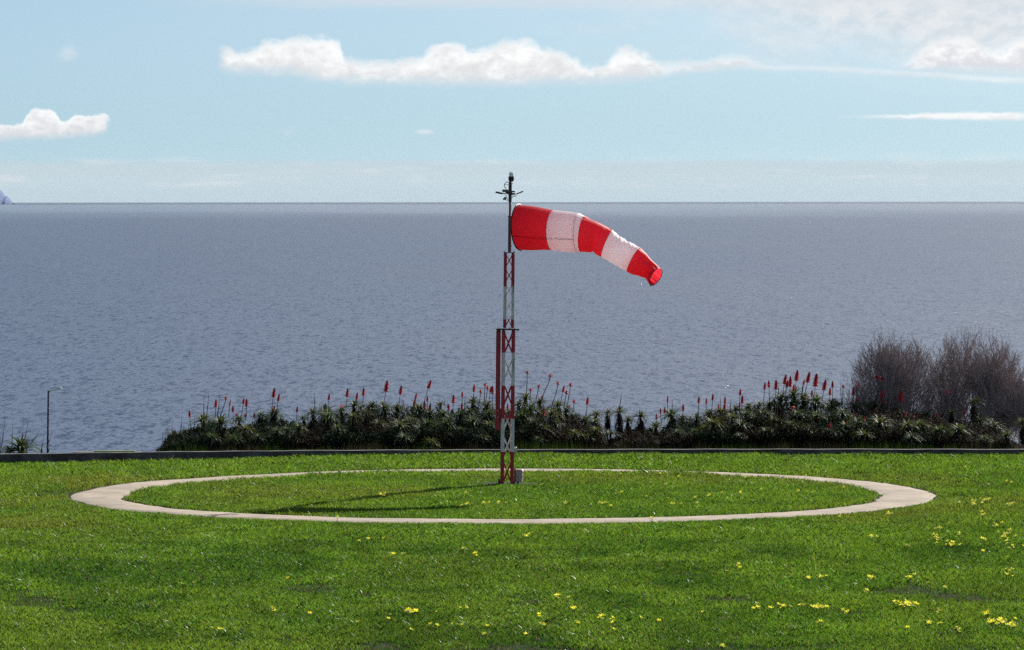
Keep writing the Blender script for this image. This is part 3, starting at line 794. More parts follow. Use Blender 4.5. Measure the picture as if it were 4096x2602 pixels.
# flower stalks: tip x,y, bloom length px, base x,y, kind (r full bloom, s spent star, b bare seed spike), bend
S1 = lambda L: [(600 + a_ / 3.254, 1480 + b_ / 3.254, l / 3.254, 600 + c_ / 3.254, 1480 + d_ / 3.254, k) for a_, b_, l, c_, d_, k in L]
S2 = lambda L: [(x + 700, y, l, bx_, by_, k) if 0 else (1300 + a_ / 3.254, 1480 + b_ / 3.254, l / 3.254, 1300 + c_ / 3.254, 1480 + d_ / 3.254, k) for a_, b_, l, c_, d_, k in L]
S3 = lambda L: [(2000 + a_ / 3.254, 1480 + b_ / 3.254, l / 3.254, 2000 + c_ / 3.254, 1480 + d_ / 3.254, k) for a_, b_, l, c_, d_, k in L]
S4 = lambda L: [(2560 + a_ / 3.087, 1440 + b_ / 3.087, l / 3.087, 2560 + c_ / 3.087, 1440 + d_ / 3.087, k) for a_, b_, l, c_, d_, k in L]
S5 = lambda L: [(3300 + a_ / 2.732, 1300 + b_ / 2.732, l / 2.732, 3300 + c_ / 2.732, 1300 + d_ / 2.732, k) for a_, b_, l, c_, d_, k in L]
S6 = lambda L: [(a_ / 3.44, 1500 + b_ / 3.44, l / 3.44, c_ / 3.44, 1500 + d_ / 3.44, k) for a_, b_, l, c_, d_, k in L]
stalks = S1([(160, 820, 160, 170, 1065, 'b'), (215, 710, 160, 245, 1030, 'b'), (297, 650, 110, 285, 810, 'b'), (418, 560, 120, 395, 860, 'b'), (435, 700, 80, 435, 800, 'b'), (580, 600, 120, 575, 780, 'b'), (707, 290, 170, 695, 600, 'b'), (768, 265, 180, 735, 620, 'b'), (912, 285, 170, 878, 610, 'b'), (965, 540, 60, 950, 620, 'b'),
    (512, 530, 85, 528, 780, 'r'), (860, 385, 80, 850, 610, 'r'), (1047, 390, 60, 1022, 600, 'd'), (1078, 468, 80, 1085, 650, 'r'), (992, 330, 40, 905, 630, 's'), (1225, 368, 75, 1190, 590, 'r'), (1257, 375, 90, 1255, 600, 'r'), (1622, 238, 100, 1585, 510, 'r'), (1683, 312, 90, 1650, 520, 'r'), (1617, 465, 65, 1617, 540, 'r'), (1918, 475, 75, 1910, 640, 'r'), (2145, 292, 60, 2145, 490, 'b'), (2208, 435, 40, 2215, 520, 'b'), (2228, 425, 40, 2235, 520, 'b'), (2335, 310, 75, 2315, 490, 'r'), (1128, 565, 40, 1130, 630, 's'), (1240, 580, 40, 1243, 640, 's'), (1362, 560, 60, 1365, 640, 'r'), (1353, 530, 40, 1350, 600, 'b')])
stalks += S2([(297, 245, 95, 275, 480, 'r'), (420, 295, 75, 405, 450, 'r'), (505, 235, 80, 490, 460, 'r'), (812, 138, 115, 765, 470, 'r'), (995, 205, 95, 960, 460, 'r'), (672, 395, 50, 670, 500, 'b'), (1018, 390, 50, 1018, 510, 'd'), (1192, 300, 70, 1165, 450, 'r'), (1180, 365, 75, 1150, 470, 'r'), (1157, 415, 60, 1155, 500, 'r'), (1380, 135, 100, 1275, 460, 'r'), (1333, 340, 70, 1333, 490, 'r'), (1377, 375, 50, 1375, 500, 'b'), (1300, 415, 80, 1300, 520, 'r'), (1370, 445, 85, 1355, 550, 'r'), (1560, 362, 50, 1560, 450, 'b'), (1592, 400, 50, 1592, 480, 'b'), (1610, 445, 85, 1610, 550, 'r'), (1675, 325, 95, 1665, 510, 'r'), (1788, 285, 70, 1785, 500, 'r'), (1783, 425, 75, 1778, 540, 'r'), (1824, 305, 60, 1818, 530, 'b'), (1942, 190, 80, 1935, 400, 'r'), (2027, 250, 50, 2010, 420, 's'), (2084, 160, 34, 2070, 430, 's'), (2117, 210, 36, 2085, 440, 's'), (2180, 210, 90, 2180, 510, 'r'), (2165, 215, 80, 2125, 450, 'r'), (215, 465, 30, 215, 530, 's'), (2375, 440, 70, 2380, 560, 'r')])
stalks += S3([(355, 25, 20, 345, 350, 's'), (400, 240, 45, 390, 370, 's'), (510, 175, 55, 470, 370, 's'), (653, 70, 24, 545, 360, 's'), (755, 165, 34, 665, 500, 's'), (838, 205, 80, 780, 450, 'r'), (868, 250, 60, 830, 480, 's'), (920, 150, 42, 875, 470, 's'), (965, 390, 40, 955, 530, 's'), (885, 460, 34, 885, 540, 's'), (552, 345, 34, 548, 420, 's'), (572, 530, 60, 575, 620, 'r'), (1143, 355, 88, 1120, 640, 'r'), (1242, 485, 50, 1242, 570, 'b'), (1585, 280, 60, 1550, 510, 'b'), (1818, 495, 50, 1818, 590, 'b'), (1030, 535, 50, 1025, 640, 'b'), (2183, 340, 70, 2180, 580, 'd'), (2243, 372, 60, 2240, 560, 'b'), (2088, 500, 65, 2095, 640, 'r'), (2145, 485, 75, 2150, 620, 'r'), (2037, 570, 60, 2032, 720, 'r'), (2385, 445, 90, 2380, 640, 'r'), (940, 485, 50, 938, 600, 'b')])
stalks += S4([(730, 450, 82, 720, 700, 'r'), (820, 475, 62, 815, 670, 'r'), (902, 420, 80, 885, 660, 'r'), (992, 415, 80, 990, 650, 'b'), (1050, 455, 85, 1050, 640, 'r'), (1050, 540, 90, 1030, 660, 'r'), (1122, 465, 70, 1115, 620, 'b'), (970, 545, 70, 970, 650, 'd'), (1242, 358, 80, 1225, 600, 'r'), (1265, 440, 95, 1258, 610, 'r'), (1230, 520, 60, 1230, 620, 'r'), (880, 620, 50, 885, 680, 'r'), (1545, 278, 85, 1525, 540, 'r'), (1590, 255, 75, 1600, 510, 'r'), (1682, 248, 110, 1675, 460, 'r'), (1713, 250, 80, 1705, 460, 'b'), (1805, 182, 100, 1755, 450, 'r'), (1858, 205, 115, 1850, 430, 'r'), (1825, 255, 90, 1790, 450, 'r'), (1905, 300, 70, 1885, 440, 'r'), (1945, 125, 110, 1910, 430, 'r'), (2095, 150, 115, 2035, 440, 'r'), (2030, 240, 60, 2000, 430, 'r'), (2010, 268, 60, 1995, 440, 'b'), (2182, 170, 140, 2150, 460, 'r'), (2125, 370, 65, 2120, 470, 'r'), (2295, 245, 120, 2250, 480, 'r'), (2378, 262, 80, 2375, 500, 'r'), (2350, 345, 90, 2340, 500, 'r'), (2052, 420, 75, 2052, 500, 'r'), (1900, 570, 40, 1900, 640, 's'), (2337, 770, 60, 2337, 860, 'r'), (1410, 540, 40, 1410, 600, 'b')])
stalks += S5([(170, 615, 70, 180, 860, 'b'), (198, 650, 44, 190, 860, 's'), (345, 630, 35, 345, 880, 's'), (313, 680, 90, 305, 880, 'r'), (348, 795, 50, 345, 900, 's'), (568, 530, 40, 560, 860, 's'), (622, 548, 45, 615, 860, 's'), (625, 705, 90, 620, 880, 'r'), (632, 815, 45, 620, 900, 's'), (830, 710, 110, 830, 930, 'r'), (1340, 705, 50, 1340, 950, 'r'), (430, 1000, 60, 430, 1080, 'r'), (237, 1060, 50, 237, 1110, 'r'), (45, 1065, 40, 60, 1120, 'r'), (313, 955, 45, 320, 1020, 'r'), (883, 950, 45, 880, 1020, 'r'), (970, 975, 34, 975, 1040, 'r'), (1232, 965, 34, 1230, 1040, 'r'), (1525, 930, 40, 1525, 1010, 'r')])
stalks += S6([(72, 600, 190, 20, 980, 'b'), (175, 630, 180, 165, 960, 'b'), (322, 628, 170, 300, 950, 'b'), (390, 625, 150, 325, 930, 'b'), (575, 715, 130, 420, 935, 'b'), (605, 815, 110, 560, 1070, 'b'), (718, 770, 120, 640, 990, 'b'), (575, 915, 110, 578, 1070, 'b'), (710, 950, 80, 665, 1040, 'b'), (10, 815, 150, 5, 1080, 'b')])

ORD = 'first second third fourth fifth sixth seventh eighth ninth tenth eleventh twelfth thirteenth fourteenth fifteenth sixteenth seventeenth eighteenth nineteenth twentieth twenty-first twenty-second twenty-third twenty-fourth twenty-fifth twenty-sixth twenty-seventh twenty-eighth twenty-ninth thirtieth'.split()
hd_rec = []
for (hx, hy, hr, t) in heads:
    D = 110.4 if t == 'c' else 106.75 + 1.9 * max(0, min(1, (1790 - hy) / 130))
    if hx < 140: D = 106.4
    if hx > 3300: D += 1.6 * (t == 'c')
    if hy < 1540: D += 3.0
    p_ = at(hx, hy, D + rnd.uniform(-.3, .3))
    hd_rec.append([hx, hy, hr, t, p_, [], None])
for s_ in stalks:
    best = min(hd_rec, key=lambda h_: abs(h_[0] - s_[3]) * 1.3 + abs(h_[1] - s_[4] - 4) + (0 if h_[3] == 'c' else 10))
    best[5].append(s_)
CNT = {0: 'no', 1: 'one', 2: 'two', 3: 'three', 4: 'four', 5: 'five', 6: 'six', 7: 'seven', 8: 'eight'}
def section(x):
    if x < 160: return 'far'
    if x < 1350: return 'A'
    if x < 2030: return 'B'
    if x < 2600: return 'C'
    if x < 3120: return 'D'
    if x < 3480: return 'E'
    return 'G'
SECN = {'A': 'at the left end', 'B': 'left of the mast', 'C': 'right of the mast', 'D': 'right of the gap', 'E': 'left of bare shrubs', 'G': 'under bare shrubs'}
rows = {}
for h_ in hd_rec: rows.setdefault((section(h_[0]), h_[3]), []).append(h_)
for k, L in rows.items():
    for i, h_ in enumerate(sorted(L, key=lambda q: q[0])): h_[6] = (k, i)
def stalk_obj(parent, s_, origin, D):
    tx, ty, bl, bx3, by3, k = s_
    tip = at(tx, ty, D) - origin; base = at(bx3, by3 + 3, D) - origin
    base = base + (Vector((0, 0, -.02)))
    L = bl / (F / D)
    # stalk leaves the rosette slanted and straightens up to the tip
    c1_ = base + Vector(((tip.x - base.x) * .25, 0, (tip.z - base.z) * .35)); c2_ = base + Vector(((tip.x - base.x) * .95, 0, (tip.z - base.z) * .65))
    if k in 'rd': c2_ = base + Vector(((tip.x - base.x) * .62, 0, (tip.z - base.z) * .65))
    P = []
    for i in range(11):
        t = i / 10; P.append(base * (1 - t) ** 3 + c1_ * 3 * t * (1 - t) ** 2 + c2_ * 3 * t * t * (1 - t) + tip * t ** 3)
    tot = sum((P[i + 1] - P[i]).length for i in range(10))
    keep = [P[0]]; acc = 0
    for i in range(10):
        acc += (P[i + 1] - P[i]).length
        if acc < tot - L * .95: keep.append(P[i + 1])
    if len(keep) < 2: keep.append(P[0].lerp(tip, .4))
    th = .011 if k in 'sb' else .009
    mb = MB(); mb.tube(keep, [th * (1 - .3 * i / len(keep)) for i in range(len(keep))], 5)
    so = mb.build('flower_stalk', MAT['stalk'], parent)
    end = keep[-1]; d = (tip - end); LL = d.length
    q = d.to_track_quat('Z', 'Y')
    me = {'r': BLO[rnd.randrange(3)], 'd': BLO[0], 's': STAR, 'b': SPK}[k]
    bo = link({'b': 'seed_spike'}.get(k, 'bloom'), me, so)
    bo.location = end; bo.rotation_mode = 'QUATERNION'; bo.rotation_quaternion = q
    wf = {'r': 1.35, 'd': .9, 's': 1.35, 'b': 1.1}[k]
    if k == 's': LL = max(LL, .12)
    bo.scale = (LL * wf, LL * wf, LL) if k != 'b' else (.42 * max(LL, .25), .42 * max(LL, .25), LL)
for h_ in hd_rec:
    hx, hy, hr, t, p_, sts, (key, idx) = h_
    zg = float(zterrain(np.array(p_.x), np.array(p_.y)))
    al = empty('aloe', (p_.x, p_.y, zg), (0, 0, 0))
    rm = (1.85 if t == 'c' else 1.8) * hr / (F / p_.y)
    nb = sum(1 for s_ in sts if s_[5] in 'rds'); nd = sum(1 for s_ in sts if s_[5] == 'b')
    if key[0] == 'far':
        lab = 'aloe with several bare dark seed spikes left of the street lamp' if hr > 40 else 'small aloe at the left picture edge beside the larger spiky aloe'
    else:
        what = 'aloe with ' + (CNT[nb] + ' red bloom' + ('s' if nb > 1 else '') if nb else ('bare seed spikes' if nd else 'no flowers'))
        lab = f"{what}, {ORD[idx]} from left in the {'top' if t == 'c' else 'lower'} row, {SECN[key[0]]}"
    tag(al, lab, 'aloe plant', 'aloes in the hedge behind the wall')
    hz = p_.z - zg - rm * .1
    ro_ = link('rosette', ROS[1 if rnd.random() < .35 else 0][rnd.randrange(4)], al, (0, 0, hz)); ro_.scale = (rm, rm, rm * rnd.uniform(.75, .95)); ro_.rotation_euler = (R(rnd.uniform(-8, 8)), R(rnd.uniform(-8, 8)), rnd.uniform(0, 6.28))
    if hz > .12:
        sk = link('dead_leaf_skirt', SKI[rnd.randrange(3)], al, (0, 0, hz)); sl = min(hz / 1.1, rm * 2.4); sk.scale = (rm * 1.05, rm * 1.05, sl); sk.rotation_euler = (0, 0, rnd.uniform(0, 6.28))
        st = link('stem', STEM, al, (0, 0, -.03)); st.scale = (rm * 1.2, rm * 1.2, hz + .03)
    for s_ in sts: stalk_obj(al, s_, Vector((p_.x, p_.y, zg)), p_.y)

# ------------------------------------------------------------------ undergrowth mass beneath the rosettes
cx = np.array([380, 650, 668, 760, 830, 950, 1040, 1100, 1150, 1210, 1260, 1330, 1420, 1500, 1650, 1800, 1900, 2000, 2100, 2170, 2240, 2290, 2345, 2400, 2415, 2440, 2470, 2500, 2530, 2560, 2590, 2620, 2700, 2760, 2850, 2950, 3050, 3100, 3200, 3330, 3420, 3600, 3800, 3960, 4040, 4096])
cy = np.array([1800, 1795, 1748, 1728, 1705, 1710, 1690, 1680, 1690, 1720, 1690, 1675, 1640, 1640, 1650, 1655, 1640, 1640, 1625, 1640, 1660, 1670, 1690, 1690, 1750, 1760, 1750, 1720, 1720, 1705, 1735, 1740, 1675, 1680, 1665, 1645, 1625, 1600, 1600, 1625, 1640, 1660, 1685, 1720, 1775, 1800])
nU = 120000
ux = rng.uniform(640, 4096, nU); D = rng.uniform(107.2, 112.0, nU)
uy_top = np.interp(ux, cx, cy) - 22 + 34 * vnoise(ux * .02, ux * 0, 91)
fdep = (D - 107.2) / 4.8
lo = np.full(nU, 1808.)
# the mass leans: near layers are lower
yt = uy_top + (1 - np.clip(fdep * 1.5, 0, 1)) * (lo - uy_top) * .55
uy = yt + (lo - yt) * rng.uniform(0, 1, nU) ** .9
def at_np(px, py, D):
    d0 = CM @ Vector((0, 0, -1)); a0 = CM @ Vector((1, 0, 0)); b0 = CM @ Vector((0, 1, 0))
    u = (px - 2048) / F; v_ = -(py - 1301) / F
    dx = d0.x + a0.x * u + b0.x * v_; dy = d0.y + a0.y * u + b0.y * v_; dz = d0.z + a0.z * u + b0.z * v_
    s_ = D / dy
    return np.stack([dx * s_, np.asarray(D) + 0 * dx, HCAM + dz * s_], -1)
P0 = at_np(ux, uy, D)
az = rng.uniform(0, 2 * np.pi, nU); L = rng.uniform(.08, .24, nU)
dirh = np.stack([np.cos(az), np.sin(az), np.zeros(nU)], -1); side = np.stack([-np.sin(az), np.cos(az), np.zeros(nU)], -1)
upv = np.array([0, 0, 1.])
e1 = rng.uniform(-.3, 1.2, nU)[:, None]; e2 = e1 - rng.uniform(.8, 2.0, nU)[:, None]
Pm = P0 + (dirh * np.cos(e1) + upv * np.sin(e1)) * (L * .5)[:, None]
Pt = Pm + (dirh * np.cos(e2) + upv * np.sin(e2)) * (L * .5)[:, None]
w = rng.uniform(.005, .016, nU)[:, None]
quad = np.stack([P0 + side * w, P0 - side * w, Pm - side * w, Pm + side * w], 1).reshape(-1, 3)
quad2 = np.stack([Pm + side * w, Pm - side * w, Pt - side * w * .2, Pt + side * w * .2], 1).reshape(-1, 3)
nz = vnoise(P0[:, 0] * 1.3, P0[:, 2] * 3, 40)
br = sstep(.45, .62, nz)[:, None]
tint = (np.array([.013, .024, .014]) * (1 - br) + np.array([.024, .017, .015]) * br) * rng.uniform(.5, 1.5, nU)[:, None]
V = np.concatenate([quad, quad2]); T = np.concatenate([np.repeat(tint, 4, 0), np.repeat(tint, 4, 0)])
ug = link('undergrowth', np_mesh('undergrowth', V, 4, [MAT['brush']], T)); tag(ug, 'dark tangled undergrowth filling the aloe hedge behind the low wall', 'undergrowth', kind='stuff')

# dry and green grass fringe at the back of the wall
nF = 9000
fxp = rng.uniform(-300, 4300, nF)
fcl = (vnoise(fxp * .012, fxp * 0 + 3, 77) > .42) | (fxp > 640)
fxp = fxp[fcl]; nF = len(fxp)
Df = wall_y(at_np(fxp, np.full(nF, 1800.), 104.)[:, 0]) + rng.uniform(.26, 1.1, nF)
P0 = at_np(fxp, np.full(nF, 1800.), Df); P0[:, 2] = -.06
az = rng.uniform(0, 2 * np.pi, nF); h_ = rng.uniform(.18, .42, nF) * (.75 + .5 * vnoise(fxp * .02, fxp * 0, 5)); h_ = np.where(fxp < 640, h_ * .55, h_)
dirh = np.stack([np.cos(az), np.sin(az), np.zeros(nF)], -1); side = np.stack([-np.sin(az), np.cos(az), np.zeros(nF)], -1)
tipp = P0 + upv * h_[:, None] + dirh * (h_ * .35)[:, None]
tri = np.stack([P0 + side * .005, P0 - side * .005, tipp], 1).reshape(-1, 3)
gy = sstep(.5, .62, vnoise(fxp * .01, fxp * 0 + 9, 88))[:, None]
tint = (np.array([.06, .11, .02]) * gy + np.array([.07, .065, .045]) * (1 - gy)) * rng.uniform(.5, 1.3, nF)[:, None]
fr_ = link('grass_fringe', np_mesh('grass_fringe', tri, 3, [MAT['brush']], np.repeat(tint, 3, 0))); tag(fr_, 'thin dry and green grass fringe growing along the back of the wall', 'grass', kind='stuff')

# ------------------------------------------------------------------ bare shrubs
def shrub(px, py, D, spread, nprim, lab, H, lean, seed, dome):
    RX, RZ = dome
    r = random.Random(seed)
    base = at(px, py, D); zg = float(zterrain(np.array(base.x), np.array(D)))
    root = empty('bare_shrub', (base.x, D, zg)); tag(root, lab, 'shrub', 'leafless shrubs at the right end of the hedge')
    big = MB(); fine = MB()
    def seg(p, d, L, rad, lvl, up):
        lim = r.gauss(.96, .085)
        n = 5; P = [p]; dd = d.copy(); q = p.copy()
        for i in range(n):
            dd = (dd + Vector((r.uniform(-.22, .22), r.uniform(-.22, .22), r.uniform(-.08, .10) + up))).normalized()
            q = q + dd * L / n
            cz_ = RZ * .38; zz_ = (q.z - cz_) / (RZ - cz_) if q.z > cz_ else (cz_ - q.z) / (cz_ * 1.25)
            if math.sqrt((q.x / RX) ** 2 + (q.y / RX) ** 2 + zz_ * zz_) > lim * (1 if q.z > cz_ else 1.05): break
            P.append(q.copy())
        if len(P) < 2: return
        n = len(P) - 1
        rads = [max(.0036, rad * (1 - .55 * i / n)) for i in range(n + 1)]
        (big if lvl < 2 else fine).tube(P, rads, 5 if lvl < 2 else 3, cap=False)
        if lvl >= 4: return
        nb = [5, 5, 4, 4][lvl]
        for k in range(nb):
            t = r.uniform(.35, 1.0) if k else 1.0
            i = min(n, max(1, int(t * n))); bp_ = P[i]
            ang = R(r.uniform(12, 38)); ax = Vector((r.uniform(-1, 1), r.uniform(-1, 1), r.uniform(-.3, .3))).normalized()
            nd_ = (Matrix.Rotation(ang, 3, ax) @ dd); nd_.z += .04; nd_.normalize()
            seg(bp_, nd_, L * r.uniform(.55, .8), rads[i] * .62, lvl + 1, .05)
    for k in range(nprim):
        f = (k + .5) / nprim * 2 - 1
        a_ = f * spread + lean + r.uniform(-.08, .08)
        d = Vector((math.sin(a_), r.uniform(-.45, .45), math.cos(a_))).normalized()
        p0 = Vector((f * .22, r.uniform(-.15, .15), 0))
        seg(p0, d, H * r.uniform(.34, .44) * (1 - .28 * f * f), .016, 0, .03)
    big.build('stems', MAT['twig'], root); fine.build('twigs', MAT['twig'], root)
shrub(3572, 1790, 113.2, R(37), 21, 'rounded leafless shrub rising behind the aloes, left of its larger twin', 3.7, R(-3), 1, (1.14, 3.3))
shrub(3895, 1790, 114.2, R(50), 23, 'largest leafless shrub, with dense fine twigs leaning to the right', 3.7, R(4), 2, (1.42, 3.45))
shrub(4150, 1800, 114.6, R(40), 13, 'leafless shrub cut off by the right picture edge, lowest of the three', 3.0, R(6), 3, (1.2, 2.6))

# ------------------------------------------------------------------ lawn grass
PATCH = [(3650, 2375, 220, 16, .8), (3640, 2358, 90, 10, .9), (3900, 2395, 150, 14, .9), (2900, 2405, 160, 13, .9), (3210, 2320, 80, 10, .6), (2110, 2410, 100, 12, .8), (1230, 2365, 130, 15, .8), (1440, 2388, 60, 15, .9), (320, 2322, 130, 8, .8), (180, 2375, 190, 10, .8), (100, 2418, 160, 16, .8), (300, 2440, 200, 12, .7), (3370, 2455, 100, 20, .7), (2145, 2560, 60, 16, .9), (1700, 2375, 60, 8, .7), (2000, 2340, 60, 8, .6), (2220, 2490, 70, 9, .7), (3165, 2502, 26, 9, .9), (3830, 2550, 60, 14, .7), (250, 1975, 110, 12, .55), (3450, 1910, 40, 5, .6), (3920, 1938, 40, 8, .8), (3900, 2200, 150, 9, .5), (1440, 2605, 240, 20, .9), (2150, 2612, 420, 24, .95), (3000, 2610, 520, 18, .75), (3800, 2606, 240, 14, .6), (830, 2560, 70, 8, .6), (1140, 2565, 50, 9, .7), (700, 2140, 60, 5, .4), (1190, 2450, 40, 7, .7), (560, 2395, 40, 8, .6), (920, 2220, 60, 5, .5), (1100, 1990, 40, 4, .4), (2740, 2300, 120, 8, .5)]
def warp(x, y, s, amp): return (fbm(x * s, y * s, 60, 3) - .5) * amp
def soil_mask(x, y):
    mk = np.zeros_like(x)
    wx = x + warp(x, y, 2.2, .5) + warp(x, y, 8., .5); wy = y + warp(y + 50, x, 1.2, 2.4) + warp(y, x + 9, 6., 1.3)
    for px, py, rx, ry, st in PATCH:
        c = gnd(px, min(py, 2640)); sx = rx / (F / c.y); sy = 1.35 * ry * c.y ** 2 / (F * HCAM)
        d = np.sqrt(((wx - c.x) / sx) ** 2 + ((wy - c.y) / sy) ** 2)
        mk = np.maximum(mk, st * (1 - sstep(.55, 1.15, d)))
    return mk
NB = 1450000
gx = rng.uniform(-1, 1, NB); gy_ = 54 + (106.2 - 54) * rng.uniform(0, 1, NB) ** 1.08
gx = gx * (gy_ * .109 + 2.0)
keep = gy_ < wall_y(gx) - .02
dxr = gx - RC.x; dyr = gy_ - RC.y; dr = np.hypot(dxr, dyr); ri_, ro_ = ring_edges(np.arctan2(dyr, dxr))
keep &= ~((dr > ri_ + rng.exponential(.035, NB) - .01) & (dr < ro_ - rng.exponential(.035, NB) + .01))
padm = ((gx - MX + .03) / .80) ** 2 + ((gy_ - MY - .05) / .5) ** 2
keep &= ~((padm < 1) & (rng.uniform(0, 1, NB) > .30))
sm = soil_mask(gx, gy_)
keep &= rng.uniform(0, 1, NB) > sm * .62
gx = gx[keep]; gy_ = gy_[keep]; sm = sm[keep]; dr = dr[keep]; n = len(gx)
P0 = np.stack([gx, gy_, zlawn(gx, gy_) - .004], -1)
big = fbm(gx * .25, gy_ * .16, 31, 4); med = fbm(gx * 1.1, gy_ * .9, 33, 4); fin = vnoise(gx * 5, gy_ * 5, 35)
hgt = (.030 + .034 * med + .026 * fin) * rng.uniform(.55, 1.35, n) * (1 - .6 * sm)
hgt = hgt * (1 - .45 * (dr > 8.3) * (dr < 9.0) * (gy_ < 92))
hgt = hgt * (1 + .4 * sstep(100.5, 104.8, gy_)) * (1 - .15 * (dr < 7.2)) * (1 + (.75 * sstep(2.4, 2.8, gx) * sstep(4.4, 3.9, gx) + .45 * sstep(-4.6, -4.1, gx) * sstep(-1.9, -2.4, gx)) * (gy_ > 96) * (np.abs(dr - 7.1) < .7))
tall = rng.uniform(0, 1, n) > .992; hgt = np.where(tall, hgt * 1.45, hgt)
az = rng.uniform(0, 2 * np.pi, n); lean = rng.uniform(.15, 1.15, n)
dirh = np.stack([np.cos(az), np.sin(az), np.zeros(n)], -1)
sa = az + np.pi / 2 + rng.uniform(-.7, .7, n); side = np.stack([np.cos(sa), np.sin(sa), rng.uniform(-.2, .2, n)], -1)
broad = rng.uniform(0, 1, n) < (.05 + .25 * sstep(.5, .62, fbm(gx * .8 + 30, gy_ * .5, 44, 3)))
w = rng.uniform(.0026, .0056, n) * np.where(broad, 1.6, 1.0); lean = np.where(broad, lean * 1.5, lean)
tipp = P0 + (upv + dirh * lean[:, None]) * hgt[:, None]
midp = P0 + (upv * .62 + dirh * lean[:, None] * .32) * hgt[:, None]
quad = np.stack([P0 + side * w[:, None] * .7, P0 - side * w[:, None] * .7, midp - side * w[:, None], tipp, midp + side * w[:, None]], 1).reshape(-1, 3)
# colour of the growth itself: lush, yellow-green and olive stands, darker clover and weeds
LUSH = np.array([.082, .162, .028]); BRI = np.array([.122, .212, .036]); OLI = np.array([.145, .178, .046]); DRK = np.array([.026, .075, .018]); DRY = np.array([.16, .12, .06])
c = LUSH * np.ones((n, 3))
def mixc(c, t, k): k = np.clip(k, 0, 1)[:, None]; return c * (1 - k) + t * k
c = mixc(c, BRI, sstep(.40, .66, med) * .75 + .55 * sstep(98.2, 99.5, gy_))
nearring = np.exp(-((dr - 9.6) / 1.6) ** 2) + .9 * (dr < 7.4)
c = mixc(c, OLI, sstep(.35, .65, big) * (.22 + .45 * nearring) * (gy_ < 99))
c = mixc(c, OLI, .75 * sstep(.35, .62, fbm(gx * .6, gy_ * .3, 81, 3)) * sstep(-6.3, -8.3, gx) * (np.abs(gy_ - 92) < 9))
mow = sstep(66, 72, gy_) * (1 - sstep(74, 80, gy_)); c = mixc(c, DRK, .22 * sstep(.42, .6, big) * mow)
c = mixc(c, DRK, sstep(.50, .66, fbm(gx * .7 + 5, gy_ * .35, 51, 4)) * .55 * (gy_ < 80) + sm * .8)
c = mixc(c, np.array([.05, .045, .028]), sstep(.5, .9, sm) * (rng.uniform(0, 1, n) < .35))
c = c * (1 + .22 * (fbm(gx * 1.7, gy_ * .8, 15, 4) - .5)[:, None] * 2)
c = mixc(c, DRY, (rng.uniform(0, 1, n) < .035) * .8)
c = 1.16 * c * rng.uniform(.74, 1.26, n)[:, None]
c = np.where(broad[:, None], c * np.array([.8, .95, 1.1]), c)
gr = link('lawn_grass', np_mesh('lawn_grass', quad, 5, [MAT['grass']], np.repeat(c, 5, 0))); tag(gr, 'bright green uneven lawn grass covering the field around the ring', 'grass', kind='stuff')

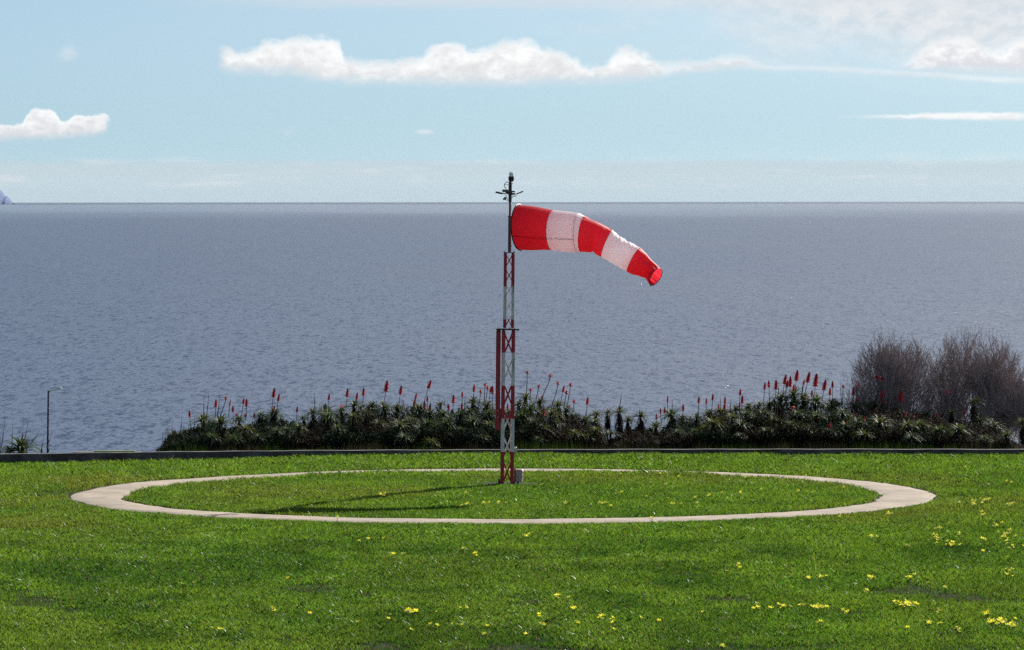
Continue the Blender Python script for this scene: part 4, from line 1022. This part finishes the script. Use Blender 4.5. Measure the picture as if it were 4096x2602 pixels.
# ------------------------------------------------------------------ yellow flowers
def flower_mesh(seed, mat):
    r = random.Random(seed); mb = MB()
    mb.tube([(0, 0, 0), (r.uniform(-.01, .01), 0, .5), (0, 0, 1)], [.03, .025, .02], 4, mi=1)
    tl = Matrix.Rotation(r.uniform(.2, .8), 3, 'X')
    for k in range(5):
        a_ = k * math.tau / 5
        pts_ = []
        for rr_, da, zz in ((.03, 0, 0), (.17, -.42, .09), (.27, -.28, .14), (.29, 0, .15), (.27, .28, .14), (.17, .42, .09)):
            pts_.append(Vector((0, 0, 1)) + tl @ Vector((rr_ * math.cos(a_ + da), rr_ * math.sin(a_ + da), zz)))
        mb.face(pts_, 0)
    return mb.mesh('yellow_flower', [mat, MAT['sprig']])
FLM = [flower_mesh(s, MAT['petal']) for s in range(5)]
FR = [(2180, 285, 45, 20, 15), (2240, 270, 20, 6, 4), (2350, 290, 25, 8, 5), (2215, 340, 20, 6, 4), (2270, 385, 20, 12, 5), (2320, 425, 50, 18, 14), (2220, 455, 15, 8, 4), (2010, 400, 25, 4, 3), (1990, 450, 15, 14, 6), (2060, 480, 50, 13, 11), (2105, 432, 10, 5, 3), (1860, 490, 8, 3, 2), (1695, 452, 15, 4, 3), (2350, 490, 40, 28, 7), (2210, 515, 5, 8, 2), (2335, 545, 5, 3, 1), (1070, 583, 10, 6, 4), (1137, 607, 4, 3, 1), (1015, 602, 4, 3, 1), (1395, 637, 12, 5, 3), (1465, 628, 25, 5, 5), (1695, 637, 18, 7, 6), (1865, 640, 12, 6, 3), (1895, 628, 5, 3, 1), (1960, 668, 5, 3, 1), (2035, 685, 6, 8, 3), (1665, 705, 8, 8, 2), (2340, 605, 20, 3, 3), (2330, 628, 20, 3, 3), (2365, 630, 3, 3, 1), (1155, 782, 20, 8, 6), (1215, 785, 15, 5, 3), (1280, 770, 25, 7, 8), (1365, 765, 40, 6, 4), (1450, 780, 30, 11, 10), (1565, 800, 15, 8, 4), (1800, 755, 20, 4, 5), (1870, 762, 35, 14, 22), (2000, 800, 10, 5, 3), (1975, 850, 40, 10, 5), (2235, 805, 30, 7, 8), (2285, 845, 60, 14, 30), (2355, 858, 18, 8, 9), (2100, 880, 8, 8, 3), (1860, 872, 4, 3, 1), (1455, 852, 20, 4, 2), (895, 805, 5, 5, 2), (690, 848, 4, 3, 1), (605, 828, 2, 2, 1), (425, 825, 15, 8, 5), (470, 840, 8, 12, 5), (478, 882, 3, 3, 1), (310, 850, 6, 6, 2), (290, 785, 12, 12, 4), (225, 728, 25, 6, 5), (265, 742, 3, 3, 1), (123, 812, 8, 6, 3), (145, 857, 15, 4, 3), (60, 905, 10, 4, 3), (990, 960, 12, 4, 3), (70, 440, 12, 9, 5), (1095, 160, 10, 8, 3), (700, 155, 4, 2, 1), (780, 163, 4, 2, 1), (510, 155, 4, 2, 1), (655, 190, 4, 2, 1), (725, 203, 4, 2, 1), (515, 237, 4, 2, 1), (925, 247, 8, 3, 3), (990, 235, 6, 2, 1), (1080, 237, 8, 3, 2), (630, 257, 4, 2, 1), (735, 262, 4, 2, 1), (755, 287, 15, 3, 3), (795, 290, 4, 2, 1), (860, 265, 8, 3, 2), (870, 292, 4, 2, 1), (430, 290, 18, 4, 4), (465, 302, 5, 3, 2), (375, 295, 4, 2, 1), (250, 292, 6, 3, 2), (1560, 213, 3, 2, 1), (1350, 235, 3, 2, 1), (1400, 235, 12, 3, 2), (1385, 152, 3, 2, 1), (1170, 222, 3, 2, 1), (655, 360, 10, 3, 3), (1545, 355, 4, 2, 1), (1770, 340, 15, 5, 4), (2130, 125, 3, 2, 1), (2345, 185, 15, 3, 2), (2240, 190, 3, 2, 1), (135, 200, 3, 2, 1)]
FL = [(1800, 248, 25, 4, 5), (2192, 245, 3, 2, 1), (2190, 295, 18, 5, 5), (2280, 290, 25, 4, 5), (2340, 292, 10, 3, 3), (2385, 290, 4, 2, 1), (1587, 357, 6, 2, 2), (1725, 452, 15, 4, 4), (1692, 465, 3, 2, 1), (1813, 450, 4, 2, 1), (1865, 525, 25, 5, 5), (2175, 500, 15, 3, 3), (2235, 525, 5, 5, 3), (910, 657, 3, 2, 1), (855, 665, 3, 2, 1), (1352, 645, 3, 2, 1), (1290, 788, 7, 5, 3), (1460, 805, 5, 3, 2), (1945, 793, 33, 11, 16), (2060, 795, 3, 2, 1), (2165, 780, 3, 2, 1), (2195, 780, 4, 5, 2), (1050, 870, 3, 3, 1), (1030, 880, 3, 3, 1), (995, 868, 3, 3, 1), (1680, 843, 3, 2, 1), (2025, 862, 3, 2, 1), (2055, 862, 3, 2, 1), (1930, 885, 3, 2, 1), (1840, 805, 3, 2, 1), (1830, 828, 3, 2, 1), (2125, 855, 3, 2, 1), (2175, 855, 3, 2, 1), (2290, 863, 3, 2, 1), (2285, 905, 14, 4, 3)]
fl = []
for X_, Y_, rx, ry, n_ in FR:
    for _ in range(n_): fl.append((2048 + (X_ + rnd.gauss(0, .55) * rx) / 1.1758, 1780 + (Y_ + rnd.gauss(0, .55) * ry) / 1.1758, len(fl)))
for X_, Y_, rx, ry, n_ in FL:
    for _ in range(n_): fl.append(((X_ + rnd.gauss(0, .55) * rx) / 1.1758, 1780 + (Y_ + rnd.gauss(0, .55) * ry) / 1.1758, len(fl)))
fl = [(x, y, i) for x, y, i in fl if y < 2604 and -20 < x < 4110]
fl.sort(key=lambda q: -q[1])
def fl_label(x, y):
    inside = ((x - 2017) / 1480) ** 2 + ((y - 1980) / 95) ** 2 < 1
    if inside: return 'yellow wildflower inside the concrete ring, ' + ('left of the mast' if x < 2030 else 'right of the mast')
    if y > 2440 and x > 3780: return 'yellow wildflower in the dense drift at the lower right corner of the lawn'
    if 3480 < x and y > 2380: return 'yellow wildflower in the bright patch left of the lower right drift'
    if x > 3600: return 'yellow wildflower in the scattered drift to the right of the concrete ring'
    if x > 2900 and y > 2400: return 'yellow wildflower in the broken row on the near lawn right of centre'
    if x > 2900: return 'yellow wildflower on the middle lawn below the right end of the ring'
    if x > 2040 and y > 2350: return 'yellow wildflower scattered low on the near lawn just right of the mast line'
    if x > 2040: return 'yellow wildflower in a tuft between the ring and near lawn, right of the mast line'
    if y > 2400 and x > 1500: return 'yellow wildflower in the clump on the near lawn just left of the mast line'
    if x > 1400: return 'yellow wildflower in the small cluster below the front of the ring, left of centre'
    return 'lone yellow wildflower in the left half of the near lawn'
MAXF = 296
spare = []
for j, (x, y, i) in enumerate(fl):
    p_ = gnd(x, y, .05)
    s_ = rnd.uniform(.082, .118)
    if j < MAXF:
        o = link('yellow_flower', FLM[i % 5]); o.location = (p_.x, p_.y, float(zlawn(p_.x, p_.y)))
        o.scale = (s_ * 1.15, s_ * 1.15, s_); o.rotation_euler = (0, 0, rnd.uniform(0, 6.28))
        tag(o, fl_label(x, y), 'flower', 'yellow wildflowers dotted over the lawn')
    else: spare.append((p_, s_, i))
if spare:
    mb = MB()
    for p_, s_, i in spare:
        src = FLM[i % 5]; o_ = len(mb.v); z0 = float(zlawn(p_.x, p_.y))
        for v_ in src.vertices: mb.v.append((p_.x + v_.co.x * s_ * 1.15, p_.y + v_.co.y * s_ * 1.15, z0 + v_.co.z * s_))
        for f_ in src.polygons: mb.f.append(tuple(k + o_ for k in f_.vertices)); mb.mi.append(f_.material_index)
    tag(mb.build('small_wildflowers', [MAT['petal'], MAT['sprig']]), 'tiny far yellow wildflowers speckling the lawn around the ring', 'flowers', kind='stuff')

# ------------------------------------------------------------------ birds
def bird(px, py, D, span, lab, roll):
    mb = MB()
    sec = [(-.5, .0), (-.44, .03), (-.3, .07), (0, .085), (.25, .06), (.36, .045), (.44, .03), (.5, .004)]
    n = 8; o = 0
    for x, r_ in sec:
        for k in range(n):
            w_ = math.tau * k / n; mb.v.append((x * .45, r_ * .5 * math.cos(w_), r_ * .5 * math.sin(w_)))
    for i in range(len(sec) - 1):
        for k in range(n): mb.f.append((i * n + k, i * n + (k + 1) % n, (i + 1) * n + (k + 1) % n, (i + 1) * n + k)); mb.mi.append(0)
    for sg in (-1, 1):
        st_ = [(0, .03 * sg, .01, .09), (0.01, .2 * sg, .07, .085), (-.01, .34 * sg, .06, .06), (-.05, .5 * sg, .02, .01)]
        for a_, b_ in zip(st_[:-1], st_[1:]):
            mb.face([(a_[0] + a_[3] * .5, a_[1], a_[2]), (b_[0] + b_[3] * .5, b_[1], b_[2]), (b_[0] - b_[3] * .5, b_[1], b_[2]), (a_[0] - a_[3] * .5, a_[1], a_[2])])
    o = mb.build('bird', MAT['bird']); o.location = at(px, py, D); o.scale = (span,) * 3; o.rotation_euler = (R(roll), 0, R(70))
    tag(o, lab, 'bird', 'distant birds in the sky')
bird(3105, 226, 1800, 1.2, 'tiny dark bird flying highest, beside the long cloud streak', 12)
bird(3050, 304, 1900, 1.1, 'tiny dark bird flying below and left of the highest bird', -8)
bird(3470, 486, 1700, 1.2, 'tiny dark bird flying lowest, just under the thin white streak', 5)

# ------------------------------------------------------------------ world: sky with clouds
wd = bpy.data.worlds.new('World'); scn.world = wd; wd.use_nodes = True
nt = wd.node_tree; nt.nodes.clear()
out = nt.nodes.new('ShaderNodeOutputWorld'); bg = nt.nodes.new('ShaderNodeBackground')
tc = N(nt, 'ShaderNodeTexCoord').outputs['Generated']
sep = N(nt, 'ShaderNodeSeparateXYZ'); nt.links.new(tc, sep.inputs[0])
sky = N(nt, 'ShaderNodeTexSky'); sky.sky_type = 'NISHITA'; sky.sun_disc = False; sky.sun_elevation = SUN_EL; sky.sun_rotation = SUN_AZ
sky.altitude = 50; sky.air_density = 1.0; sky.dust_density = .6; sky.ozone_density = 1.5
# lift the lookup direction a little so the low sky keeps its blue
zl = M_(nt, 'ADD', M_(nt, 'MULTIPLY', M_(nt, 'MAXIMUM', sep.outputs[2], 0.0), 1.0), .16)
cmb = N(nt, 'ShaderNodeCombineXYZ'); nt.links.new(sep.outputs[0], cmb.inputs[0]); nt.links.new(sep.outputs[1], cmb.inputs[1]); nt.links.new(zl, cmb.inputs[2])
nrm_ = N(nt, 'ShaderNodeVectorMath', operation='NORMALIZE'); nt.links.new(cmb.outputs[0], nrm_.inputs[0]); nt.links.new(nrm_.outputs[0], sky.inputs[0])
SKYK = .066
skyc = N(nt, 'ShaderNodeVectorMath', operation='SCALE'); nt.links.new(sky.outputs[0], skyc.inputs[0]); skyc.inputs['Scale'].default_value = 1.0
base = skyc.outputs[0]
base = MIX(nt, 1.0, base, (.93, 1.0, .95), 'MULTIPLY')
# direction coordinates: u = azimuth, v = elevation, both in photo-independent angular units (1 unit = 1/19.065 rad)
az_ = M_(nt, 'ARCTAN2', sep.outputs[0], sep.outputs[1])
u = M_(nt, 'MULTIPLY', az_, 19.065); v = M_(nt, 'MULTIPLY', M_(nt, 'ARCSINE', sep.outputs[2]), 19.065)
def UV(su, sv, off=(0, 0)):
    c_ = N(nt, 'ShaderNodeCombineXYZ'); nt.links.new(M_(nt, 'MULTIPLY_ADD', u, su, off[0]), c_.inputs[0]); nt.links.new(M_(nt, 'MULTIPLY_ADD', v, sv, off[1]), c_.inputs[1]); return c_.outputs[0]
def ux_(px): return (px - 2048) / 1000.
def vy_(py): return (788 - py) / 1000.
puff = NOISE(nt, UV(9, 14), 1, 7, .62)
puff2 = NOISE(nt, UV(26, 36, (5, 2)), 1, 5, .6)
wisp = NOISE(nt, UV(2.2, 16, (3, 7)), 1, 6, .6)
veil = NOISE(nt, UV(1.6, 5, (11, 4)), 1, 5, .55)
dp = M_(nt, 'ADD', M_(nt, 'MULTIPLY', M_(nt, 'SUBTRACT', puff, .5), .16), M_(nt, 'MULTIPLY', M_(nt, 'SUBTRACT', puff2, .5), .07))
def curve(pts, lo_, hi_, name):
    """profile over azimuth (px list) -> elevation value"""
    n_ = N(nt, 'ShaderNodeFloatCurve'); cv = n_.mapping.curves[0]
    x0, x1 = pts[0][0], pts[-1][0]
    nt.links.new(MR(nt, u, ux_(x0), ux_(x1), 0, 1, False), n_.inputs['Value'])
    vmin = min(vy_(q[1]) for q in pts) - .01; vmax = max(vy_(q[1]) for q in pts) + .01
    P_ = [((q[0] - x0) / (x1 - x0), (vy_(q[1]) - vmin) / (vmax - vmin)) for q in pts]
    cv.points[0].location = P_[0]; cv.points[1].location = P_[-1]
    for q in P_[1:-1]: cv.points.new(*q)
    for q in cv.points: q.handle_type = 'AUTO_CLAMPED'
    n_.mapping.update()
    return M_(nt, 'MULTIPLY_ADD', n_.outputs[0], vmax - vmin, vmin), ux_(x0), ux_(x1)
def cloud(top, bot, st=.012, sb=.02, amp=1.0, edge=.05, bamp=.35):
    T_, a0, a1 = curve(top, 0, 0, 't'); B_, _, _ = curve(bot, 0, 0, 'b')
    vt = M_(nt, 'ADD', v, M_(nt, 'MULTIPLY', dp, amp)); vb = M_(nt, 'ADD', v, M_(nt, 'MULTIPLY', dp, amp * bamp))
    d1 = MR(nt, M_(nt, 'SUBTRACT', T_, vt), -st * .3, st * 1.4); d2 = MR(nt, M_(nt, 'SUBTRACT', vb, B_), -sb * .4, sb)
    uu = M_(nt, 'ADD', u, M_(nt, 'MULTIPLY', dp, amp))
    d3 = M_(nt, 'MULTIPLY', MR(nt, uu, a0, a0 + edge), MR(nt, uu, a1, a1 - edge))
    den = M_(nt, 'MULTIPLY', M_(nt, 'MULTIPLY', d1, d2), d3)
    hgt_ = MR(nt, M_(nt, 'DIVIDE', M_(nt, 'SUBTRACT', vt, B_), M_(nt, 'MAXIMUM', M_(nt, 'SUBTRACT', T_, B_), .01)), 0, 1, 0, 1, False)
    return den, hgt_
WHITE = (10.5, 10.5, 10.4); GREYC = (7.7, 7.75, 7.9)
cur = base
# horizon haze bank
hz_ = MR(nt, M_(nt, 'ADD', v, M_(nt, 'MULTIPLY', M_(nt, 'SUBTRACT', wisp, .5), .04)), .158, .122)
lowc = MIX(nt, MR(nt, v, -.02, .13), (5.5, 6.1, 6.7), (6.4, 6.75, 7.1))
cur = MIX(nt, M_(nt, 'MULTIPLY', hz_, .85), cur, lowc)
# mid-sky pale blue-green wash
cur = MIX(nt, M_(nt, 'MULTIPLY', MR(nt, v, .75, .2), .45), cur, (4.1, 5.95, 6.7))
strk = M_(nt, 'MULTIPLY', MR(nt, wisp, .5, .72), M_(nt, 'MULTIPLY', MR(nt, v, .02, .06), MR(nt, v, .19, .13)))
cur = MIX(nt, M_(nt, 'MULTIPLY', strk, .5), cur, (7.6, 7.7, 7.8))
# high veil at upper right and along the top
vu = MR(nt, M_(nt, 'ADD', M_(nt, 'MULTIPLY', u, .26), M_(nt, 'ADD', v, M_(nt, 'MULTIPLY', M_(nt, 'SUBTRACT', veil, .5), .9))), .62, 1.25)
hi_ = MR(nt, v, 1.3, 3.2, 1, .12)
vm = M_(nt, 'MULTIPLY', M_(nt, 'MULTIPLY', vu, hi_), MR(nt, v, .38, .62))
cur = MIX(nt, M_(nt, 'MULTIPLY', vm, .85), cur, MIX(nt, MR(nt, puff, .35, .65), (6.6, 7.1, 7.6), (8.4, 8.4, 8.5)))
vt_ = M_(nt, 'MULTIPLY', MR(nt, M_(nt, 'ADD', v, M_(nt, 'MULTIPLY', M_(nt, 'SUBTRACT', wisp, .5), .10)), .73, .80), M_(nt, 'MULTIPLY', hi_, MR(nt, u, -1.6, -.6)))
cur = MIX(nt, M_(nt, 'MULTIPLY', vt_, .6), cur, (7.0, 7.4, 7.9))
def put(cur, den, hg, k=1.0, wc=WHITE, gc=GREYC):
    shade = MR(nt, M_(nt, 'ADD', M_(nt, 'MULTIPLY', hg, .6), M_(nt, 'ADD', M_(nt, 'MULTIPLY', M_(nt, 'SUBTRACT', puff2, .5), .35), M_(nt, 'MULTIPLY', M_(nt, 'SUBTRACT', puff, .5), 1.2))), .0, .72)
    return MIX(nt, M_(nt, 'MULTIPLY', den, k), cur, MIX(nt, shade, gc, wc))
topA = [(850, 255), (880, 185), (960, 198), (1060, 165), (1150, 150), (1300, 143), (1360, 160), (1400, 235), (1540, 240), (1640, 232), (1720, 190), (1790, 160), (1900, 185), (2040, 162), (2090, 155), (2170, 185), (2300, 222), (2390, 255), (2440, 225), (2500, 192), (2570, 205), (2640, 250), (2720, 265)]
botA = [(850, 295), (1150, 303), (1250, 325), (1400, 336), (1700, 342), (2000, 347), (2300, 337), (2500, 332), (2650, 310), (2720, 290)]
den, hg = cloud(topA, botA, .03, .055, .65, .07); cur = put(cur, den, hg, .96)
den, hg = cloud([(2560, 270), (2700, 240), (2830, 232), (2920, 215), (3000, 225), (3100, 255)], [(2560, 300), (2750, 300), (2900, 285), (3100, 275)], .03, .03, .5, .12); cur = put(cur, den, hg, .75)
den, hg = cloud([(2900, 255), (3300, 268), (3700, 292), (4200, 318)], [(2900, 280), (3300, 292), (3700, 318), (4200, 352)], .018, .02, .22, .15); cur = put(cur, den, hg, .75, gc=(8.2, 8.3, 8.4))
den, hg = cloud([(3560, 260), (3650, 215), (3740, 162), (3850, 145), (3950, 190), (4080, 150), (4300, 130)], [(3560, 285), (3800, 295), (4000, 300), (4300, 310)], .03, .04, .8, .12); cur = put(cur, den, hg, .9, gc=(7.4, 7.4, 7.8))
den, hg = cloud([(-300, 470), (-60, 482), (60, 497), (120, 455), (190, 430), (240, 455), (262, 478), (320, 452), (370, 460), (430, 452), (452, 500)], [(-300, 570), (60, 562), (250, 552), (380, 545), (452, 520)], .012, .03, .42, .03); cur = put(cur, den, hg, .92, gc=(7.3, 7.3, 7.6))
den, hg = cloud([(3290, 466), (3500, 462), (3700, 452), (3900, 450), (4300, 458)], [(3290, 476), (3600, 480), (3900, 487), (4300, 492)], .01, .014, .16, .3); cur = put(cur, den, hg, .9, gc=(8.6, 8.6, 8.6))
den, hg = cloud([(220, 205), (285, 180), (345, 215)], [(220, 240), (285, 250), (345, 235)], .03, .03, .5, .06); cur = put(cur, den, hg, .35)
den, hg = cloud([(1640, 528), (1700, 516), (1760, 528)], [(1640, 536), (1700, 540), (1760, 536)], .01, .01, .2, .05); cur = put(cur, den, hg, .5)
den, hg = cloud([(1100, 520), (1150, 508), (1210, 522)], [(1100, 545), (1150, 552), (1210, 545)], .03, .03, .4, .06); cur = put(cur, den, hg, .22)
# below the horizon of the sea: plain
nt.links.new(cur, bg.inputs[0]); bg.inputs[1].default_value = SKYK
nt.links.new(bg.outputs[0], out.inputs[0])

# ------------------------------------------------------------------ haze
m, nt, out = new_mat('haze_air')
vol = N(nt, 'ShaderNodeVolumePrincipled', ins={'Color': (.80, .90, 1.0, 1), 'Density': 3e-6, 'Anisotropy': .3}); nt.links.new(vol.outputs[0], out.inputs['Volume'])
mb = MB(); mb.quadbox((0, 0, (SEA_Z - 9 + 170) / 2), (84000, 84000, 170 - (SEA_Z - 9)))
tag(mb.build('haze', m), kind='stuff')

# ------------------------------------------------------------------ sun
sd = bpy.data.lights.new('sun', 'SUN'); sd.energy = 5.0; sd.angle = R(.5); sd.color = (1.0, .95, .87)
so = bpy.data.objects.new('sun', sd); col.objects.link(so)
sv = Vector((math.sin(SUN_AZ) * math.cos(SUN_EL), math.cos(SUN_AZ) * math.cos(SUN_EL), math.sin(SUN_EL)))
so.rotation_euler = sv.to_track_quat('Z', 'Y').to_euler(); so.location = (20, 40, 40)

# ------------------------------------------------------------------ render settings
scn.view_settings.view_transform = 'Standard'; scn.view_settings.look = 'None'; scn.view_settings.gamma = 1
scn.view_settings.exposure = 0.6
scn.cycles.volume_bounces = 0; scn.cycles.max_bounces = 6; scn.cycles.diffuse_bounces = 3; scn.cycles.glossy_bounces = 2; scn.cycles.transmission_bounces = 4; scn.cycles.transparent_max_bounces = 4
scn.cycles.use_denoising = False; scn.cycles.sample_clamp_indirect = 4
scn.cycles.pixel_filter_type = 'BLACKMAN_HARRIS'
